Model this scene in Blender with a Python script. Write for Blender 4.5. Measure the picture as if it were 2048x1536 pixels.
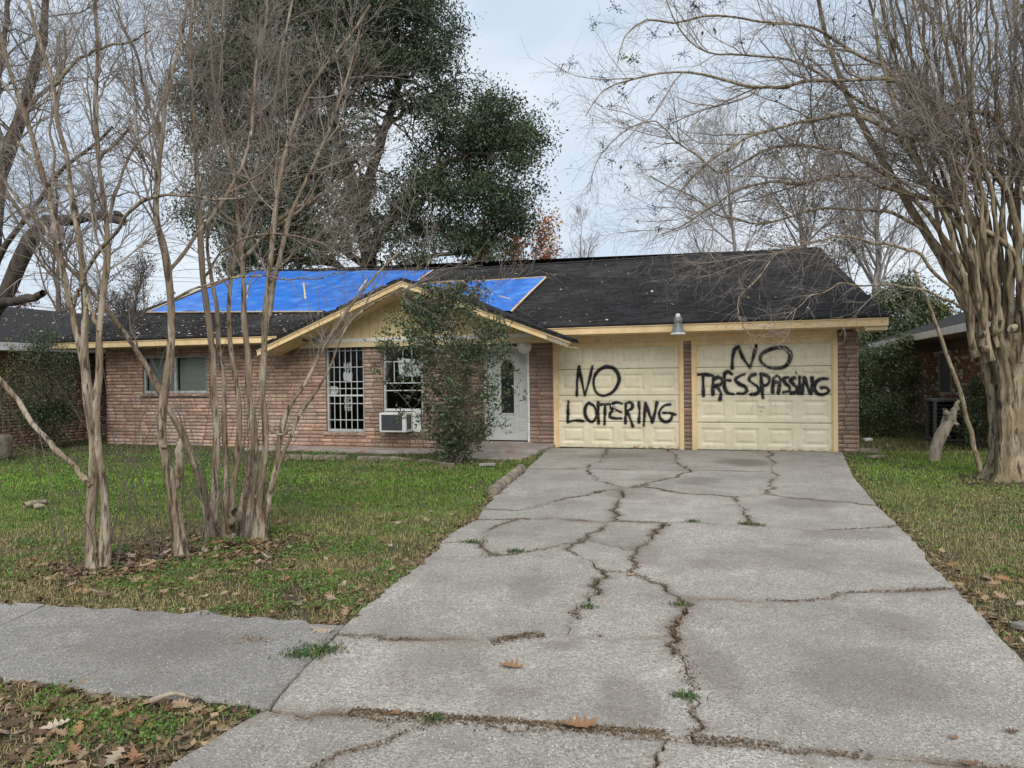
import bpy, bmesh, math, random
import numpy as np
from mathutils import Matrix, Vector

# ------------------------------------------------------------------ scene, camera, light
S = bpy.context.scene
C = S.collection
for o in list(bpy.data.objects):
    bpy.data.objects.remove(o)
H, PITCH, ROLL, FPX, TH = 1.5116, .01299, .012757, 1459.06, .30738
GX, GY = 5.8957, 13.4376                       # foot of the garage's right door jamb
cam = bpy.data.cameras.new('camera'); cam_o = bpy.data.objects.new('camera', cam); C.objects.link(cam_o)
cam.sensor_width = 36; cam.lens = 36*FPX/2048; cam.clip_start = .05; cam.clip_end = 3000
cam_o.matrix_world = Matrix.Translation((0, 0, H)) @ Matrix.Rotation(math.pi/2-PITCH, 4, 'X') @ Matrix.Rotation(-ROLL, 4, 'Z')
S.camera = cam_o

SUN_EL, SUN_AZ = math.radians(40), math.radians(176)      # overcast: broad, weak sun from behind the camera
w = bpy.data.worlds.new('World'); S.world = w; w.use_nodes = True
nt = w.node_tree; nt.nodes.clear()
def wn(t, **k):
    n = nt.nodes.new(t)
    for a, b in k.items(): setattr(n, a, b)
    return n
sky = wn('ShaderNodeTexSky', sky_type='NISHITA', sun_disc=False)
sky.sun_elevation = SUN_EL; sky.sun_rotation = SUN_AZ; sky.air_density = 1.0; sky.dust_density = 3
tc = wn('ShaderNodeTexCoord'); mp = wn('ShaderNodeMapping'); mp.inputs['Scale'].default_value = (1, 1, 1.9)
nz = wn('ShaderNodeTexNoise'); nz.inputs['Scale'].default_value = 2.1; nz.inputs['Detail'].default_value = 4; nz.inputs['Roughness'].default_value = .5
rp = wn('ShaderNodeValToRGB')
rp.color_ramp.elements[0].position = .36; rp.color_ramp.elements[0].color = (3.9, 4.85, 6.05, 1)
rp.color_ramp.elements[1].position = .64; rp.color_ramp.elements[1].color = (6.8, 7.15, 7.55, 1)
mx = wn('ShaderNodeMixRGB'); mx.inputs[0].default_value = .9
bg = wn('ShaderNodeBackground'); bg.inputs['Strength'].default_value = .075
out = wn('ShaderNodeOutputWorld')
L = nt.links.new
L(tc.outputs['Generated'], mp.inputs[0]); L(mp.outputs[0], nz.inputs['Vector']); L(nz.outputs[0], rp.inputs[0])
L(sky.outputs[0], mx.inputs[1]); L(rp.outputs[0], mx.inputs[2]); L(mx.outputs[0], bg.inputs[0]); L(bg.outputs[0], out.inputs[0])
sun = bpy.data.lights.new('sun', 'SUN'); sun.energy = 1.5; sun.angle = math.radians(48); sun.color = (1, .96, .9)
sun_o = bpy.data.objects.new('sun', sun); C.objects.link(sun_o)
sun_o.rotation_euler = (math.pi/2-SUN_EL, 0, math.pi-SUN_AZ)
S.view_settings.view_transform = 'Standard'; S.view_settings.look = 'None'
S.view_settings.exposure = 0.94; S.view_settings.gamma = 1; S.view_settings.use_curve_mapping = False
S.render.engine = 'CYCLES'
S.render.resolution_x, S.render.resolution_y = 1024, 768
S.cycles.max_bounces = 6; S.cycles.transparent_max_bounces = 12

# ------------------------------------------------------------------ geometry helpers
CAM = np.array([0, 0, H])
def ray(x, y):
    """direction of a photo pixel (2048 x 1536)"""
    a0, b0 = x-1024., y-768.
    cr, sr = math.cos(ROLL), math.sin(ROLL); a = a0*cr-b0*sr; b = a0*sr+b0*cr
    c, s = math.cos(PITCH), math.sin(PITCH); up = -b/FPX
    return np.array([a/FPX, c+up*s, -s+up*c])
def gp(x, y, z=0.):                            # pixel -> ground
    d = ray(x, y); return CAM+d*((z-H)/d[2])
def dp(x, y, Y):                               # pixel -> depth Y
    d = ray(x, y); return CAM+d*(Y/d[1])
def loc(P):                                    # world -> house frame (u right, v back, z)
    dx, dy = P[0]-GX, P[1]-GY; c, s = math.cos(TH), math.sin(TH)
    return np.array([dx*c-dy*s, dx*s+dy*c, P[2]])
def wld(u, v, z=0.):
    c, s = math.cos(TH), math.sin(TH); return np.array([GX+u*c+v*s, GY-u*s+v*c, z])
def hv(x, y, v):                               # pixel -> house plane v
    o = loc(CAM); e = loc(CAM+ray(x, y))-o; return o+e*((v-o[1])/e[1])
def tag(o, label=None, cat=None, group=None, kind=None):
    if label: o['label'] = label
    if cat: o['category'] = cat
    if group: o['group'] = group
    if kind: o['kind'] = kind
    return o
def empty(name, loc_=(0, 0, 0), rz=0., **k):
    o = bpy.data.objects.new(name, None); C.objects.link(o); o.location = loc_; o.rotation_euler = (0, 0, rz)
    o.empty_display_size = .1
    return tag(o, **k)
def mkmesh(name, V, F, mat=None, smooth=False, col=None):
    V = np.asarray(V, dtype=np.float32).reshape(-1, 3)
    me = bpy.data.meshes.new(name)
    if isinstance(F, np.ndarray): groups = [F]
    elif len(F) and isinstance(F[0], np.ndarray) and F[0].ndim == 2: groups = F
    else: groups = None
    if groups is not None:
        groups = [g for g in groups if len(g)]
        li = np.concatenate([g.ravel() for g in groups]).astype(np.int32)
        tot = np.concatenate([np.full(len(g), g.shape[1], np.int32) for g in groups])
        st = np.concatenate([[0], np.cumsum(tot)[:-1]]).astype(np.int32)
        me.vertices.add(len(V)); me.vertices.foreach_set('co', V.ravel())
        me.loops.add(len(li)); me.loops.foreach_set('vertex_index', li)
        me.polygons.add(len(tot)); me.polygons.foreach_set('loop_start', st)
        me.update(calc_edges=True)
    else:
        me.from_pydata([tuple(map(float, v)) for v in V], [], [tuple(map(int, f)) for f in F]); me.update()
    if smooth: me.polygons.foreach_set('use_smooth', np.ones(len(me.polygons), bool))
    if col is not None:
        a = me.color_attributes.new('Col', 'FLOAT_COLOR', 'POINT')
        cc = np.ones((len(V), 4), np.float32); cc[:, :3] = np.asarray(col, np.float32).reshape(len(V), -1); a.data.foreach_set('color', cc.ravel())
    if mat: me.materials.append(mat)
    return me
def link(name, me, parent=None, **k):
    o = bpy.data.objects.new(name, me); C.objects.link(o)
    if parent is not None: o.parent = parent
    return tag(o, **k)
def mk(name, V, F, mat=None, parent=None, smooth=False, col=None, **k):
    V = np.asarray(V, dtype=np.float64).reshape(-1, 3)
    if parent is not None:                     # empties that only translate: keep world coordinates in code
        if abs(parent.rotation_euler.z) < 1e-9 and parent.type == 'EMPTY' and parent.parent is None: V = V-np.array(parent.location)
    return link(name, mkmesh(name, V, F, mat, smooth, col), parent, **k)
class MB:
    """collects polygons of one mesh"""
    def __init__(s): s.v = []; s.f = []
    def add(s, V, F):
        n = len(s.v); s.v += [tuple(map(float, p)) for p in V]; s.f += [tuple(int(i)+n for i in f) for f in F]; return s
    def box(s, a, b):
        (x0, y0, z0), (x1, y1, z1) = a, b
        return s.add([(x0,y0,z0),(x1,y0,z0),(x1,y1,z0),(x0,y1,z0),(x0,y0,z1),(x1,y0,z1),(x1,y1,z1),(x0,y1,z1)],
                     [(0,3,2,1),(4,5,6,7),(0,1,5,4),(1,2,6,5),(2,3,7,6),(3,0,4,7)])
    def beam(s, p, q, w, t, up=(0, 0, 1)):
        p, q = np.array(p, float), np.array(q, float); d = q-p; d /= np.linalg.norm(d); u = np.array(up, float)
        x = np.cross(d, u); x /= np.linalg.norm(x); u = np.cross(x, d)
        V = [e+x*sx*w/2+u*sz*t/2 for e in (p, q) for sx, sz in ((-1,-1),(1,-1),(1,1),(-1,1))]
        return s.add(V, [(0,1,2,3),(7,6,5,4),(0,4,5,1),(1,5,6,2),(2,6,7,3),(3,7,4,0)])
    def prism(s, poly, d):
        """poly: 3-d outline, d: extrusion vector"""
        n = len(poly); A = [np.array(p, float) for p in poly]; B = [p+np.array(d, float) for p in A]
        return s.add(A+B, [tuple(range(n)), tuple(range(2*n-1, n-1, -1))]+[(i, i+n, (i+1) % n+n, (i+1) % n) for i in range(n)])
    def lathe(s, c, prof, n=20, axis='z'):
        V = []; F = []
        for r, h in prof:
            for k in range(n):
                a = 2*math.pi*k/n; x, y = r*math.cos(a), r*math.sin(a)
                V.append((c[0]+x, c[1]+y, c[2]+h) if axis == 'z' else (c[0]+x, c[1]+h, c[2]+y))
        for i in range(len(prof)-1):
            for k in range(n): F.append((i*n+k, i*n+(k+1) % n, (i+1)*n+(k+1) % n, (i+1)*n+k))
        F.append(tuple(range(n))[::-1]); F.append(tuple((len(prof)-1)*n+k for k in range(n)))
        return s.add(V, F)
    def obj(s, name, mat, parent=None, bevel=0, smooth=False, **k):
        me = bpy.data.meshes.new(name); V = np.array(s.v)
        if parent is not None and parent.type == 'EMPTY' and parent.parent is None and abs(parent.rotation_euler.z) < 1e-9: V = V-np.array(parent.location)
        me.from_pydata([tuple(p) for p in V], [], s.f); me.update()
        bm = bmesh.new(); bm.from_mesh(me); bmesh.ops.recalc_face_normals(bm, faces=bm.faces)
        if bevel: bmesh.ops.bevel(bm, geom=[e for e in bm.edges if e.calc_face_angle(0) > .5], offset=bevel, segments=1, affect='EDGES', profile=.7)
        bm.to_mesh(me); bm.free()
        if smooth: me.polygons.foreach_set('use_smooth', np.ones(len(me.polygons), bool))
        me.materials.append(mat)
        return link(name, me, parent, **k)
def catmull(P, m):
    P = np.asarray(P, float); n = len(P)
    if n == 2: return P[0]+(P[1]-P[0])*np.linspace(0, 1, m)[:, None]
    d = np.concatenate([[0], np.cumsum(np.linalg.norm(np.diff(P, axis=0), axis=1))]); d /= d[-1]
    T = np.gradient(P, d, axis=0); t = np.linspace(0, 1, m); i = np.clip(np.searchsorted(d, t, 'right')-1, 0, n-2)
    h = (d[i+1]-d[i]); s = ((t-d[i])/h)[:, None]; h = h[:, None]
    return (2*s**3-3*s**2+1)*P[i]+(s**3-2*s**2+s)*h*T[i]+(-2*s**3+3*s**2)*P[i+1]+(s**3-s**2)*h*T[i+1]
def tubes(P, R, k=5, fl=0., rng=None):
    """P (N,m,3), R (N,m) -> verts, quads"""
    N, m, _ = P.shape; T = np.gradient(P, axis=1); T /= np.linalg.norm(T, axis=2, keepdims=True)+1e-9
    ref = np.where(np.abs(T[:, :1, 2:3]) > .9, np.array([1., 0, 0]), np.array([0, 0, 1.])); ref = np.broadcast_to(ref, T.shape)
    A = np.cross(T, ref); A /= np.linalg.norm(A, axis=2, keepdims=True)+1e-9; B = np.cross(T, A)
    a = np.arange(k)*2*np.pi/k; R = np.repeat(R[:, :, None], k, 2)
    if fl:
        g = rng.normal(size=(N, 1, k))+.5*np.cumsum(rng.normal(size=(N, m, k))*.45, 1); R = R*np.clip(1+fl*g, .55, 1.6)
    V = P[:, :, None]+R[:, :, :, None]*(np.cos(a)[None, None, :, None]*A[:, :, None]+np.sin(a)[None, None, :, None]*B[:, :, None])
    idx = np.arange(N*m*k).reshape(N, m, k)
    F = np.stack([idx[:, :-1], np.roll(idx, -1, 2)[:, :-1], np.roll(idx, -1, 2)[:, 1:], idx[:, 1:]], -1).reshape(-1, 4)
    return V.reshape(-1, 3), F
def gnarl(rng, P, R, m=46, amp=.06, knots=2, kamp=.35):
    """resample stems finely, with swellings and pruning knots"""
    N, m0, _ = P.shape; t = np.linspace(0, m0-1, m); i = np.minimum(t.astype(int), m0-2); f = t-i
    Q = np.stack([catmull(p, m) for p in P]); r = R[:, i]*(1-f)+R[:, i+1]*f; nz_ = rng.normal(size=(N, m)); nz_ = (nz_+np.roll(nz_, 1, 1)+np.roll(nz_, -1, 1))/1.7
    r = r*(1+amp*nz_); x = np.linspace(0, 1, m)[None]
    for _ in range(knots): r = r*(1+rng.uniform(.0, kamp, (N, 1))*np.exp(-((x-rng.uniform(.02, .7, (N, 1)))/rng.uniform(.010, .02, (N, 1)))**2))
    wv_ = np.cumsum(rng.normal(size=(N, m, 3)), 1); wv_ -= wv_[:, :1]+(wv_[:, -1:]-wv_[:, :1])*x[..., None]; return Q+wv_*r.mean(1)[:, None, None]*.05, r
def joinvf(L_):
    V = []; F = []; n = 0
    for v, f in L_: V.append(v); F.append(f+n); n += len(v)
    return np.concatenate(V), np.concatenate(F)
def unit(a): return a/(np.linalg.norm(a, axis=-1, keepdims=True)+1e-9)
def sub(rng, P, R, n, L0, L1, ang=(.5, 1.0), t0=.2, t1=1., m=6, rr=.5, up=.05, wig=.22, tip=.35, rmax=9, rmin=.0012):
    """n child branches of the polylines P"""
    N, mm, _ = P.shape
    ln = np.linalg.norm(np.diff(P, axis=1), axis=2).sum(1); i = rng.choice(N, n, p=ln/ln.sum())
    t = rng.uniform(t0, t1, n)*(mm-1); j = np.minimum(t.astype(int), mm-2); f = (t-j)[:, None]
    p = P[i, j]*(1-f)+P[i, j+1]*f; r = R[i, j]*(1-f[:, 0])+R[i, j+1]*f[:, 0]
    d = unit(P[i, j+1]-P[i, j]); q = unit(np.cross(d, rng.normal(size=(n, 3)))); a = rng.uniform(*ang, n)[:, None]
    d = d*np.cos(a)+q*np.sin(a)
    ls = rng.uniform(L0, L1, n)*(1.15-.5*t/(mm-1)); out_ = [p]
    for s in range(m-1):
        d = unit(d+rng.normal(size=(n, 3))*wig+np.array([0, 0, up])); p = p+d*(ls/(m-1))[:, None]; out_.append(p)
    r0 = np.clip(r*rr*rng.uniform(.7, 1.15, n), rmin, rmax)
    return np.stack(out_, 1), np.maximum(r0[:, None]*np.linspace(1, tip, m)[None], rmin*.6)
def leafcards(rng, pos, size, up=.3, fold=.18, aspect=.5, down=0.):
    """folded diamond leaves: 4 verts, 2 tris each"""
    n = len(pos); d = unit(rng.normal(size=(n, 3))+np.array([0, 0, up-down])); s = unit(np.cross(d, rng.normal(size=(n, 3)))); nn = np.cross(d, s)
    z = (size*rng.uniform(.6, 1.3, n))[:, None]
    V = np.stack([pos, pos+d*z*.5+s*z*aspect*.5+nn*z*fold, pos+d*z, pos+d*z*.5-s*z*aspect*.5+nn*z*fold], 1).reshape(-1, 3)
    k = np.arange(n)[:, None]*4
    return V, np.concatenate([k+[0, 1, 2], k+[0, 2, 3]])
def vnoise(x, y, sc, seed):
    """smooth lattice noise 0..1"""
    g = np.random.default_rng(seed).random((128, 128)); X = x/sc+500; Y = y/sc+500
    i = np.floor(X).astype(int); j = np.floor(Y).astype(int); f = X-i; h = Y-j; f = f*f*(3-2*f); h = h*h*(3-2*h)
    a = g[i % 128, j % 128]; b = g[(i+1) % 128, j % 128]; c = g[i % 128, (j+1) % 128]; d = g[(i+1) % 128, (j+1) % 128]
    return (a*(1-f)+b*f)*(1-h)+(c*(1-f)+d*f)*h
def inpoly(x, y, poly):
    r = np.zeros(len(x), bool); n = len(poly)
    for i in range(n):
        x0, y0 = poly[i][:2]; x1, y1 = poly[(i+1) % n][:2]
        if y0 == y1: continue
        c = ((y0 > y) != (y1 > y)) & (x < (x1-x0)*(y-y0)/(y1-y0)+x0); r ^= c
    return r

# ------------------------------------------------------------------ materials
def material(name, base, rough=.8, second=None, scale=8., detail=4., lo=.4, hi=.65, bump=0., bscale=40., attr=False, objrand=0.,
             spec=.3, metal=0., third=None, tscale=1.5, tlo=.5, thi=.7, stretch=None, coord='Object', trans=0.):
    m = bpy.data.materials.new(name); m.use_nodes = True; t = m.node_tree; b = t.nodes['Principled BSDF']; ln = t.links.new
    def N(ty): return t.nodes.new(ty)
    b.inputs['Roughness'].default_value = rough; b.inputs['Specular IOR Level'].default_value = spec; b.inputs['Metallic'].default_value = metal
    tcn = N('ShaderNodeTexCoord'); vec = tcn.outputs[coord]
    if stretch:
        mpn = N('ShaderNodeMapping'); mpn.inputs['Scale'].default_value = stretch; ln(vec, mpn.inputs[0]); vec = mpn.outputs[0]
    rgb = N('ShaderNodeRGB'); rgb.outputs[0].default_value = (*base, 1); cur = rgb.outputs[0]
    def noise(sc, lo_, hi_, det=detail):
        n = N('ShaderNodeTexNoise'); n.inputs['Scale'].default_value = sc; n.inputs['Detail'].default_value = det; ln(vec, n.inputs['Vector'])
        r = N('ShaderNodeMapRange'); r.inputs[1].default_value = lo_; r.inputs[2].default_value = hi_; ln(n.outputs[0], r.inputs[0]); return r.outputs[0]
    def mix(fac, a, bcol, mode='MIX'):
        x = N('ShaderNodeMixRGB'); x.blend_type = mode
        if isinstance(fac, float): x.inputs[0].default_value = fac
        else: ln(fac, x.inputs[0])
        ln(a, x.inputs[1])
        if isinstance(bcol, tuple): x.inputs[2].default_value = (*bcol, 1)
        else: ln(bcol, x.inputs[2])
        return x.outputs[0]
    if second: cur = mix(noise(scale, lo, hi), cur, second)
    if third: cur = mix(noise(tscale, tlo, thi, 6), cur, third)
    if attr:
        a = N('ShaderNodeAttribute'); a.attribute_name = 'Col'; cur = mix(1., cur, a.outputs['Color'], 'MULTIPLY')
    if objrand:
        oi = N('ShaderNodeObjectInfo'); hs = N('ShaderNodeHueSaturation'); r = N('ShaderNodeMapRange')
        r.inputs[3].default_value = 1-objrand; r.inputs[4].default_value = 1+objrand; ln(oi.outputs['Random'], r.inputs[0]); ln(r.outputs[0], hs.inputs['Value']); ln(cur, hs.inputs['Color']); cur = hs.outputs[0]
    ln(cur, b.inputs['Base Color'])
    if bump:
        n = N('ShaderNodeTexNoise'); n.inputs['Scale'].default_value = bscale; n.inputs['Detail'].default_value = 6; ln(vec, n.inputs['Vector'])
        bp = N('ShaderNodeBump'); bp.inputs['Strength'].default_value = bump; bp.inputs['Distance'].default_value = .02; ln(n.outputs[0], bp.inputs['Height']); ln(bp.outputs[0], b.inputs['Normal'])
    if trans:
        tr = N('ShaderNodeBsdfTranslucent'); ln(cur, tr.inputs[0]); ms = N('ShaderNodeMixShader'); ms.inputs[0].default_value = trans
        ln(b.outputs[0], ms.inputs[1]); ln(tr.outputs[0], ms.inputs[2]); ln(ms.outputs[0], t.nodes['Material Output'].inputs[0])
    return m
def concrete(name, tint=1.0, light=(.58, .54, .475), dark=(.20, .18, .155)):
    """exposed aggregate: grey matrix, pale and dark stones, stains"""
    m = bpy.data.materials.new(name); m.use_nodes = True; t = m.node_tree; b = t.nodes['Principled BSDF']; ln = t.links.new; N = t.nodes.new
    b.inputs['Roughness'].default_value = .9; b.inputs['Specular IOR Level'].default_value = .2
    g = N('ShaderNodeNewGeometry'); vec = g.outputs['Position']
    def noise(sc, det, rough=.6):
        n = N('ShaderNodeTexNoise'); n.inputs['Scale'].default_value = sc; n.inputs['Detail'].default_value = det; n.inputs['Roughness'].default_value = rough; ln(vec, n.inputs['Vector']); return n.outputs[0]
    def rng_(x, a, c, d=0., e=1.):
        r = N('ShaderNodeMapRange'); r.inputs[1].default_value = a; r.inputs[2].default_value = c; r.inputs[3].default_value = d; r.inputs[4].default_value = e; ln(x, r.inputs[0]); return r.outputs[0]
    def mix(f, a, c, mode='MIX'):
        x = N('ShaderNodeMixRGB'); x.blend_type = mode
        for i, q in ((0, f), (1, a), (2, c)):
            if isinstance(q, (int, float)): x.inputs[i].default_value = q
            elif isinstance(q, tuple): x.inputs[i].default_value = (*q, 1)
            else: ln(q, x.inputs[i])
        return x.outputs[0]
    big = rng_(noise(.9, 6, .7), .36, .62)
    cur = mix(big, light, tuple(c*.56 for c in light))
    cur = mix(rng_(noise(2.3, 4, .7), .54, .70, 0, .85), cur, (.25, .215, .17))
    cur = mix(rng_(noise(.55, 6, .65), .55, .72, 0, .6), cur, (.20, .18, .155))         # brownish stains
    cur = mix(rng_(noise(62, 4, .78), .40, .61), cur, dark)                             # gritty matrix
    cur = mix(rng_(noise(9, 5, .65), .46, .64, 0, .7), cur, tuple(c*.5 for c in light))
    def vor(sc):
        v = N('ShaderNodeTexVoronoi'); v.inputs['Scale'].default_value = sc; ln(vec, v.inputs['Vector']); return v
    for sc, rad, colr, keep in ((110, .32, (.64, .61, .56), .74), (55, .25, (.72, .69, .63), .90), (90, .32, (.075, .07, .065), .72), (38, .2, (.30, .22, .15), .9)):
        v = vor(sc); near = rng_(v.outputs['Distance'], rad, rad*.7)
        sp = N('ShaderNodeSeparateColor'); ln(v.outputs['Color'], sp.inputs[0])
        k = N('ShaderNodeMath'); k.operation = 'GREATER_THAN'; k.inputs[1].default_value = keep; ln(sp.outputs[0], k.inputs[0])
        mm = N('ShaderNodeMath'); mm.operation = 'MULTIPLY'; ln(near, mm.inputs[0]); ln(k.outputs[0], mm.inputs[1])
        cur = mix(mm.outputs[0], cur, colr)
    at = N('ShaderNodeAttribute'); at.attribute_name = 'Col'; sc_ = N('ShaderNodeSeparateColor'); ln(at.outputs['Color'], sc_.inputs[0])
    cur = mix(sc_.outputs[0], cur, (.125, .085, .052)); cur = mix(sc_.outputs[1], cur, (.15, .125, .10))      # dirt along the cracks, oil and damp stains
    oi = N('ShaderNodeObjectInfo'); val = rng_(oi.outputs['Random'], 0, 1, .90, 1.06)
    hs = N('ShaderNodeHueSaturation'); ln(val, hs.inputs['Value']); ln(cur, hs.inputs['Color']); ln(hs.outputs[0], b.inputs['Base Color'])
    bp = N('ShaderNodeBump'); bp.inputs['Strength'].default_value = .55; bp.inputs['Distance'].default_value = .006; ln(noise(90, 4, .7), bp.inputs['Height']); ln(bp.outputs[0], b.inputs['Normal'])
    return m
MT = {}
MT['concrete'] = concrete('driveway concrete')
MT['walk'] = concrete('sidewalk concrete', light=(.47, .445, .405), dark=(.175, .165, .148))
MT['porch'] = material('porch concrete', (.36, .31, .28), .9, (.25, .22, .19), 5, third=(.30, .17, .13), tscale=3, tlo=.55, thi=.75, bump=.3)
MT['soil'] = material('soil', (.07, .05, .035), 1, (.035, .027, .02), 30, bump=.8, bscale=80)
MT['lawn'] = material('lawn soil', (.060, .058, .028), 1, (.085, .066, .038), 6, third=(.045, .06, .02), tscale=.6, bump=.8, bscale=60)
MT['grass'] = material('grass blades', (1, 1, 1), .75, attr=True, spec=.15, trans=.25)
MT['clover'] = material('clover leaves', (1, 1, 1), .6, attr=True, spec=.25, trans=.2)
MT['brick'] = material('ledge brick', (.385, .275, .212), .9, (.27, .185, .14), 5, objrand=.24, third=(.46, .37, .31), tscale=2.2, tlo=.54, thi=.78, bump=.7, bscale=45, spec=.15, coord='Object')
MT['bricka'] = material('ledge brick run', (.465, .318, .235), .9, (.345, .225, .165), 5, attr=True, third=(.50, .41, .35), tscale=.8, tlo=.5, thi=.72, bump=.7, bscale=45, spec=.15)
MT['nbrick'] = material('painted brick', (.37, .255, .185), .9, (.26, .17, .12), 7, attr=True, bump=.5, spec=.15)
MT['mortar'] = material('mortar', (.20, .15, .125), .95, (.13, .10, .085), 12, bump=.5)
MT['trim'] = material('yellow trim paint', (.80, .60, .335), .6, (.70, .51, .26), 4, third=(.40, .28, .15), tscale=9, tlo=.66, thi=.8, bump=.15, spec=.3)
MT['trimlight'] = material('pale trim paint', (.72, .62, .43), .6, (.63, .53, .35), 5, third=(.42, .33, .22), tscale=8, tlo=.68, thi=.8, bump=.12)
MT['soffit'] = material('soffit paint', (.70, .57, .33), .7, (.62, .49, .27), 3)
MT['whitewood'] = material('white paint', (.74, .73, .70), .6, (.62, .61, .57), 6)
MT['shingle'] = material('asphalt shingle', (.030, .029, .030), .88, (.018, .017, .018), 14, attr=True, bump=.6, bscale=120, spec=.2, third=(.05, .048, .046), tscale=.7)
MT['shinglenb'] = material('neighbour shingle', (.045, .042, .042), .9, (.025, .024, .025), 20, bump=.6, bscale=120, spec=.2)
MT['tarp'] = material('blue tarpaulin', (.030, .17, .60), .5, (.018, .125, .48), 3, third=(.10, .29, .68), tscale=2.2, tlo=.5, thi=.75, bump=.8, bscale=5, spec=.4)
MT['lath'] = material('pine lath', (.66, .50, .32), .8, (.52, .36, .21), 6)
MT['doorwhite'] = material('door paint', (.55, .57, .54), .45, (.50, .51, .48), 3)
MT['alu'] = material('aluminium frame', (.47, .48, .47), .5, (.36, .37, .36), 6, metal=.2)
MT['bar'] = material('window bar paint', (.55, .56, .55), .5)
MT['blind'] = material('blind', (.30, .33, .29), .6)
MT['dark'] = material('dark interior', (.012, .012, .014), .9)
MT['darkmetal'] = material('dark grille', (.085, .088, .09), .6)
MT['lace'] = material('paper cutout', (.75, .75, .77), .7)
MT['plastic'] = material('white plastic', (.72, .72, .70), .45, (.60, .59, .55), 8)
MT['greymetal'] = material('grey lamp housing', (.23, .24, .22), .5, (.15, .16, .15), 10, metal=.3)
MT['globe'] = material('milky globe', (.60, .60, .54), .25, (.45, .46, .40), 7, third=(.3, .31, .27), tscale=14, tlo=.62, thi=.75, spec=.5)
MT['knob'] = material('door hardware', (.35, .30, .18), .3, metal=.8)
MT['black'] = material('black rubber', (.015, .015, .016), .7)
MT['stone'] = material('edging block', (.27, .225, .17), .95, (.14, .12, .085), 9, bump=.8, bscale=30)
MT['bark'] = material('crape myrtle bark', (.25, .19, .128), .9, (.41, .345, .26), 5.5, lo=.47, hi=.55, third=(.085, .058, .038), tscale=11, tlo=.50, thi=.62, bump=1., bscale=30, stretch=(2.6, 2.6, .42))
MT['barkr'] = material('olive crape bark', (.225, .178, .108), .9, (.345, .285, .19), 4.5, lo=.47, hi=.55, third=(.075, .052, .034), tscale=9, tlo=.50, thi=.63, bump=1., bscale=22, stretch=(2.6, 2.6, .36))
MT['twig'] = material('twig bark', (.25, .208, .175), .9, (.34, .30, .26), 5, third=(.13, .09, .07), tscale=2)
MT['twigfar'] = material('far twig bark', (.22, .20, .185), .9, (.30, .275, .25), 5)
MT['twigdark'] = material('dark twig bark', (.11, .085, .07), .9, (.17, .14, .115), 4)
MT['greybark'] = material('dead grey wood', (.36, .30, .225), .95, (.22, .18, .135), 8, bump=.8, bscale=25, stretch=(2, 2, .5))
MT['oakbark'] = material('oak bark', (.085, .068, .055), .95, (.045, .037, .03), 6, bump=1., bscale=10, stretch=(2, 2, .5))
MT['leafoak'] = material('oak foliage', (1, 1, 1), .55, attr=True, spec=.3, trans=.18)
MT['leaf'] = material('shrub foliage', (1, 1, 1), .38, attr=True, spec=.5, trans=.12)
MT['capsule'] = material('dry seed capsule', (.018, .014, .012), .8)
for i, cc in enumerate([(.31, .17, .085), (.36, .25, .16), (.22, .125, .075), (.44, .35, .26), (.15, .095, .06)]):
    MT['fl%d' % i] = material('fallen leaf %d' % i, cc, .75, tuple(c*.6 for c in cc), 30, objrand=.2, spec=.25)
MT['litter'] = material('dry litter', (1, 1, 1), .9, attr=True, spec=.1)
def glass(name, tint=.85):
    m = bpy.data.materials.new(name); m.use_nodes = True; t = m.node_tree; t.nodes.clear(); N = t.nodes.new
    tr = N('ShaderNodeBsdfTransparent'); tr.inputs[0].default_value = (tint, tint*1.02, tint, 1); gl = N('ShaderNodeBsdfGlossy'); gl.inputs['Roughness'].default_value = .03
    fr = N('ShaderNodeFresnel'); fr.inputs[0].default_value = 1.3; mxs = N('ShaderNodeMixShader'); o = N('ShaderNodeOutputMaterial')
    t.links.new(fr.outputs[0], mxs.inputs[0]); t.links.new(tr.outputs[0], mxs.inputs[1]); t.links.new(gl.outputs[0], mxs.inputs[2]); t.links.new(mxs.outputs[0], o.inputs[0]); return m
MT['glass'] = glass('window glass')

# ------------------------------------------------------------------ ground
def gz(x, y):
    """gentle relief of the yard"""
    x = np.asarray(x, float); y = np.asarray(y, float)
    dx, dy = x-GX, y-GY; u = dx*math.cos(TH)-dy*math.sin(TH); v = dx*math.sin(TH)+dy*math.cos(TH)
    dip = np.clip((-6.6-u)/1.2, 0, 1)*np.clip((v+6)/4, 0, 1)*.06
    return (vnoise(x, y, .9, 3)-.5)*.03-dip-.012
def gridlines(lo, hi, a, b, step):
    return np.unique(np.concatenate([-np.geomspace(-a+1e-3, -lo, 14)[::-1] if lo < a else [], np.arange(a, b+1e-6, step), np.geomspace(b+step, hi, 14)]))
gx_ = np.concatenate([-np.geomspace(16, 900, 14)[::-1], np.arange(-15.5, 14, .3), np.geomspace(14.5, 900, 14)])
gy_ = np.concatenate([-np.geomspace(1.5, 300, 8)[::-1], np.arange(-1, 26, .3), np.geomspace(27, 1500, 16)])
XX, YY = np.meshgrid(gx_, gy_); ZZ = np.where((np.abs(XX) < 15.6) & (YY < 26) & (YY > -1.2), gz(XX, YY), -.03)
idx = np.arange(XX.size).reshape(XX.shape)
mk('ground', np.stack([XX, YY, ZZ], -1), np.stack([idx[:-1, :-1], idx[:-1, 1:], idx[1:, 1:], idx[1:, :-1]], -1).reshape(-1, 4), MT['lawn'], smooth=True, kind='structure')

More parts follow.
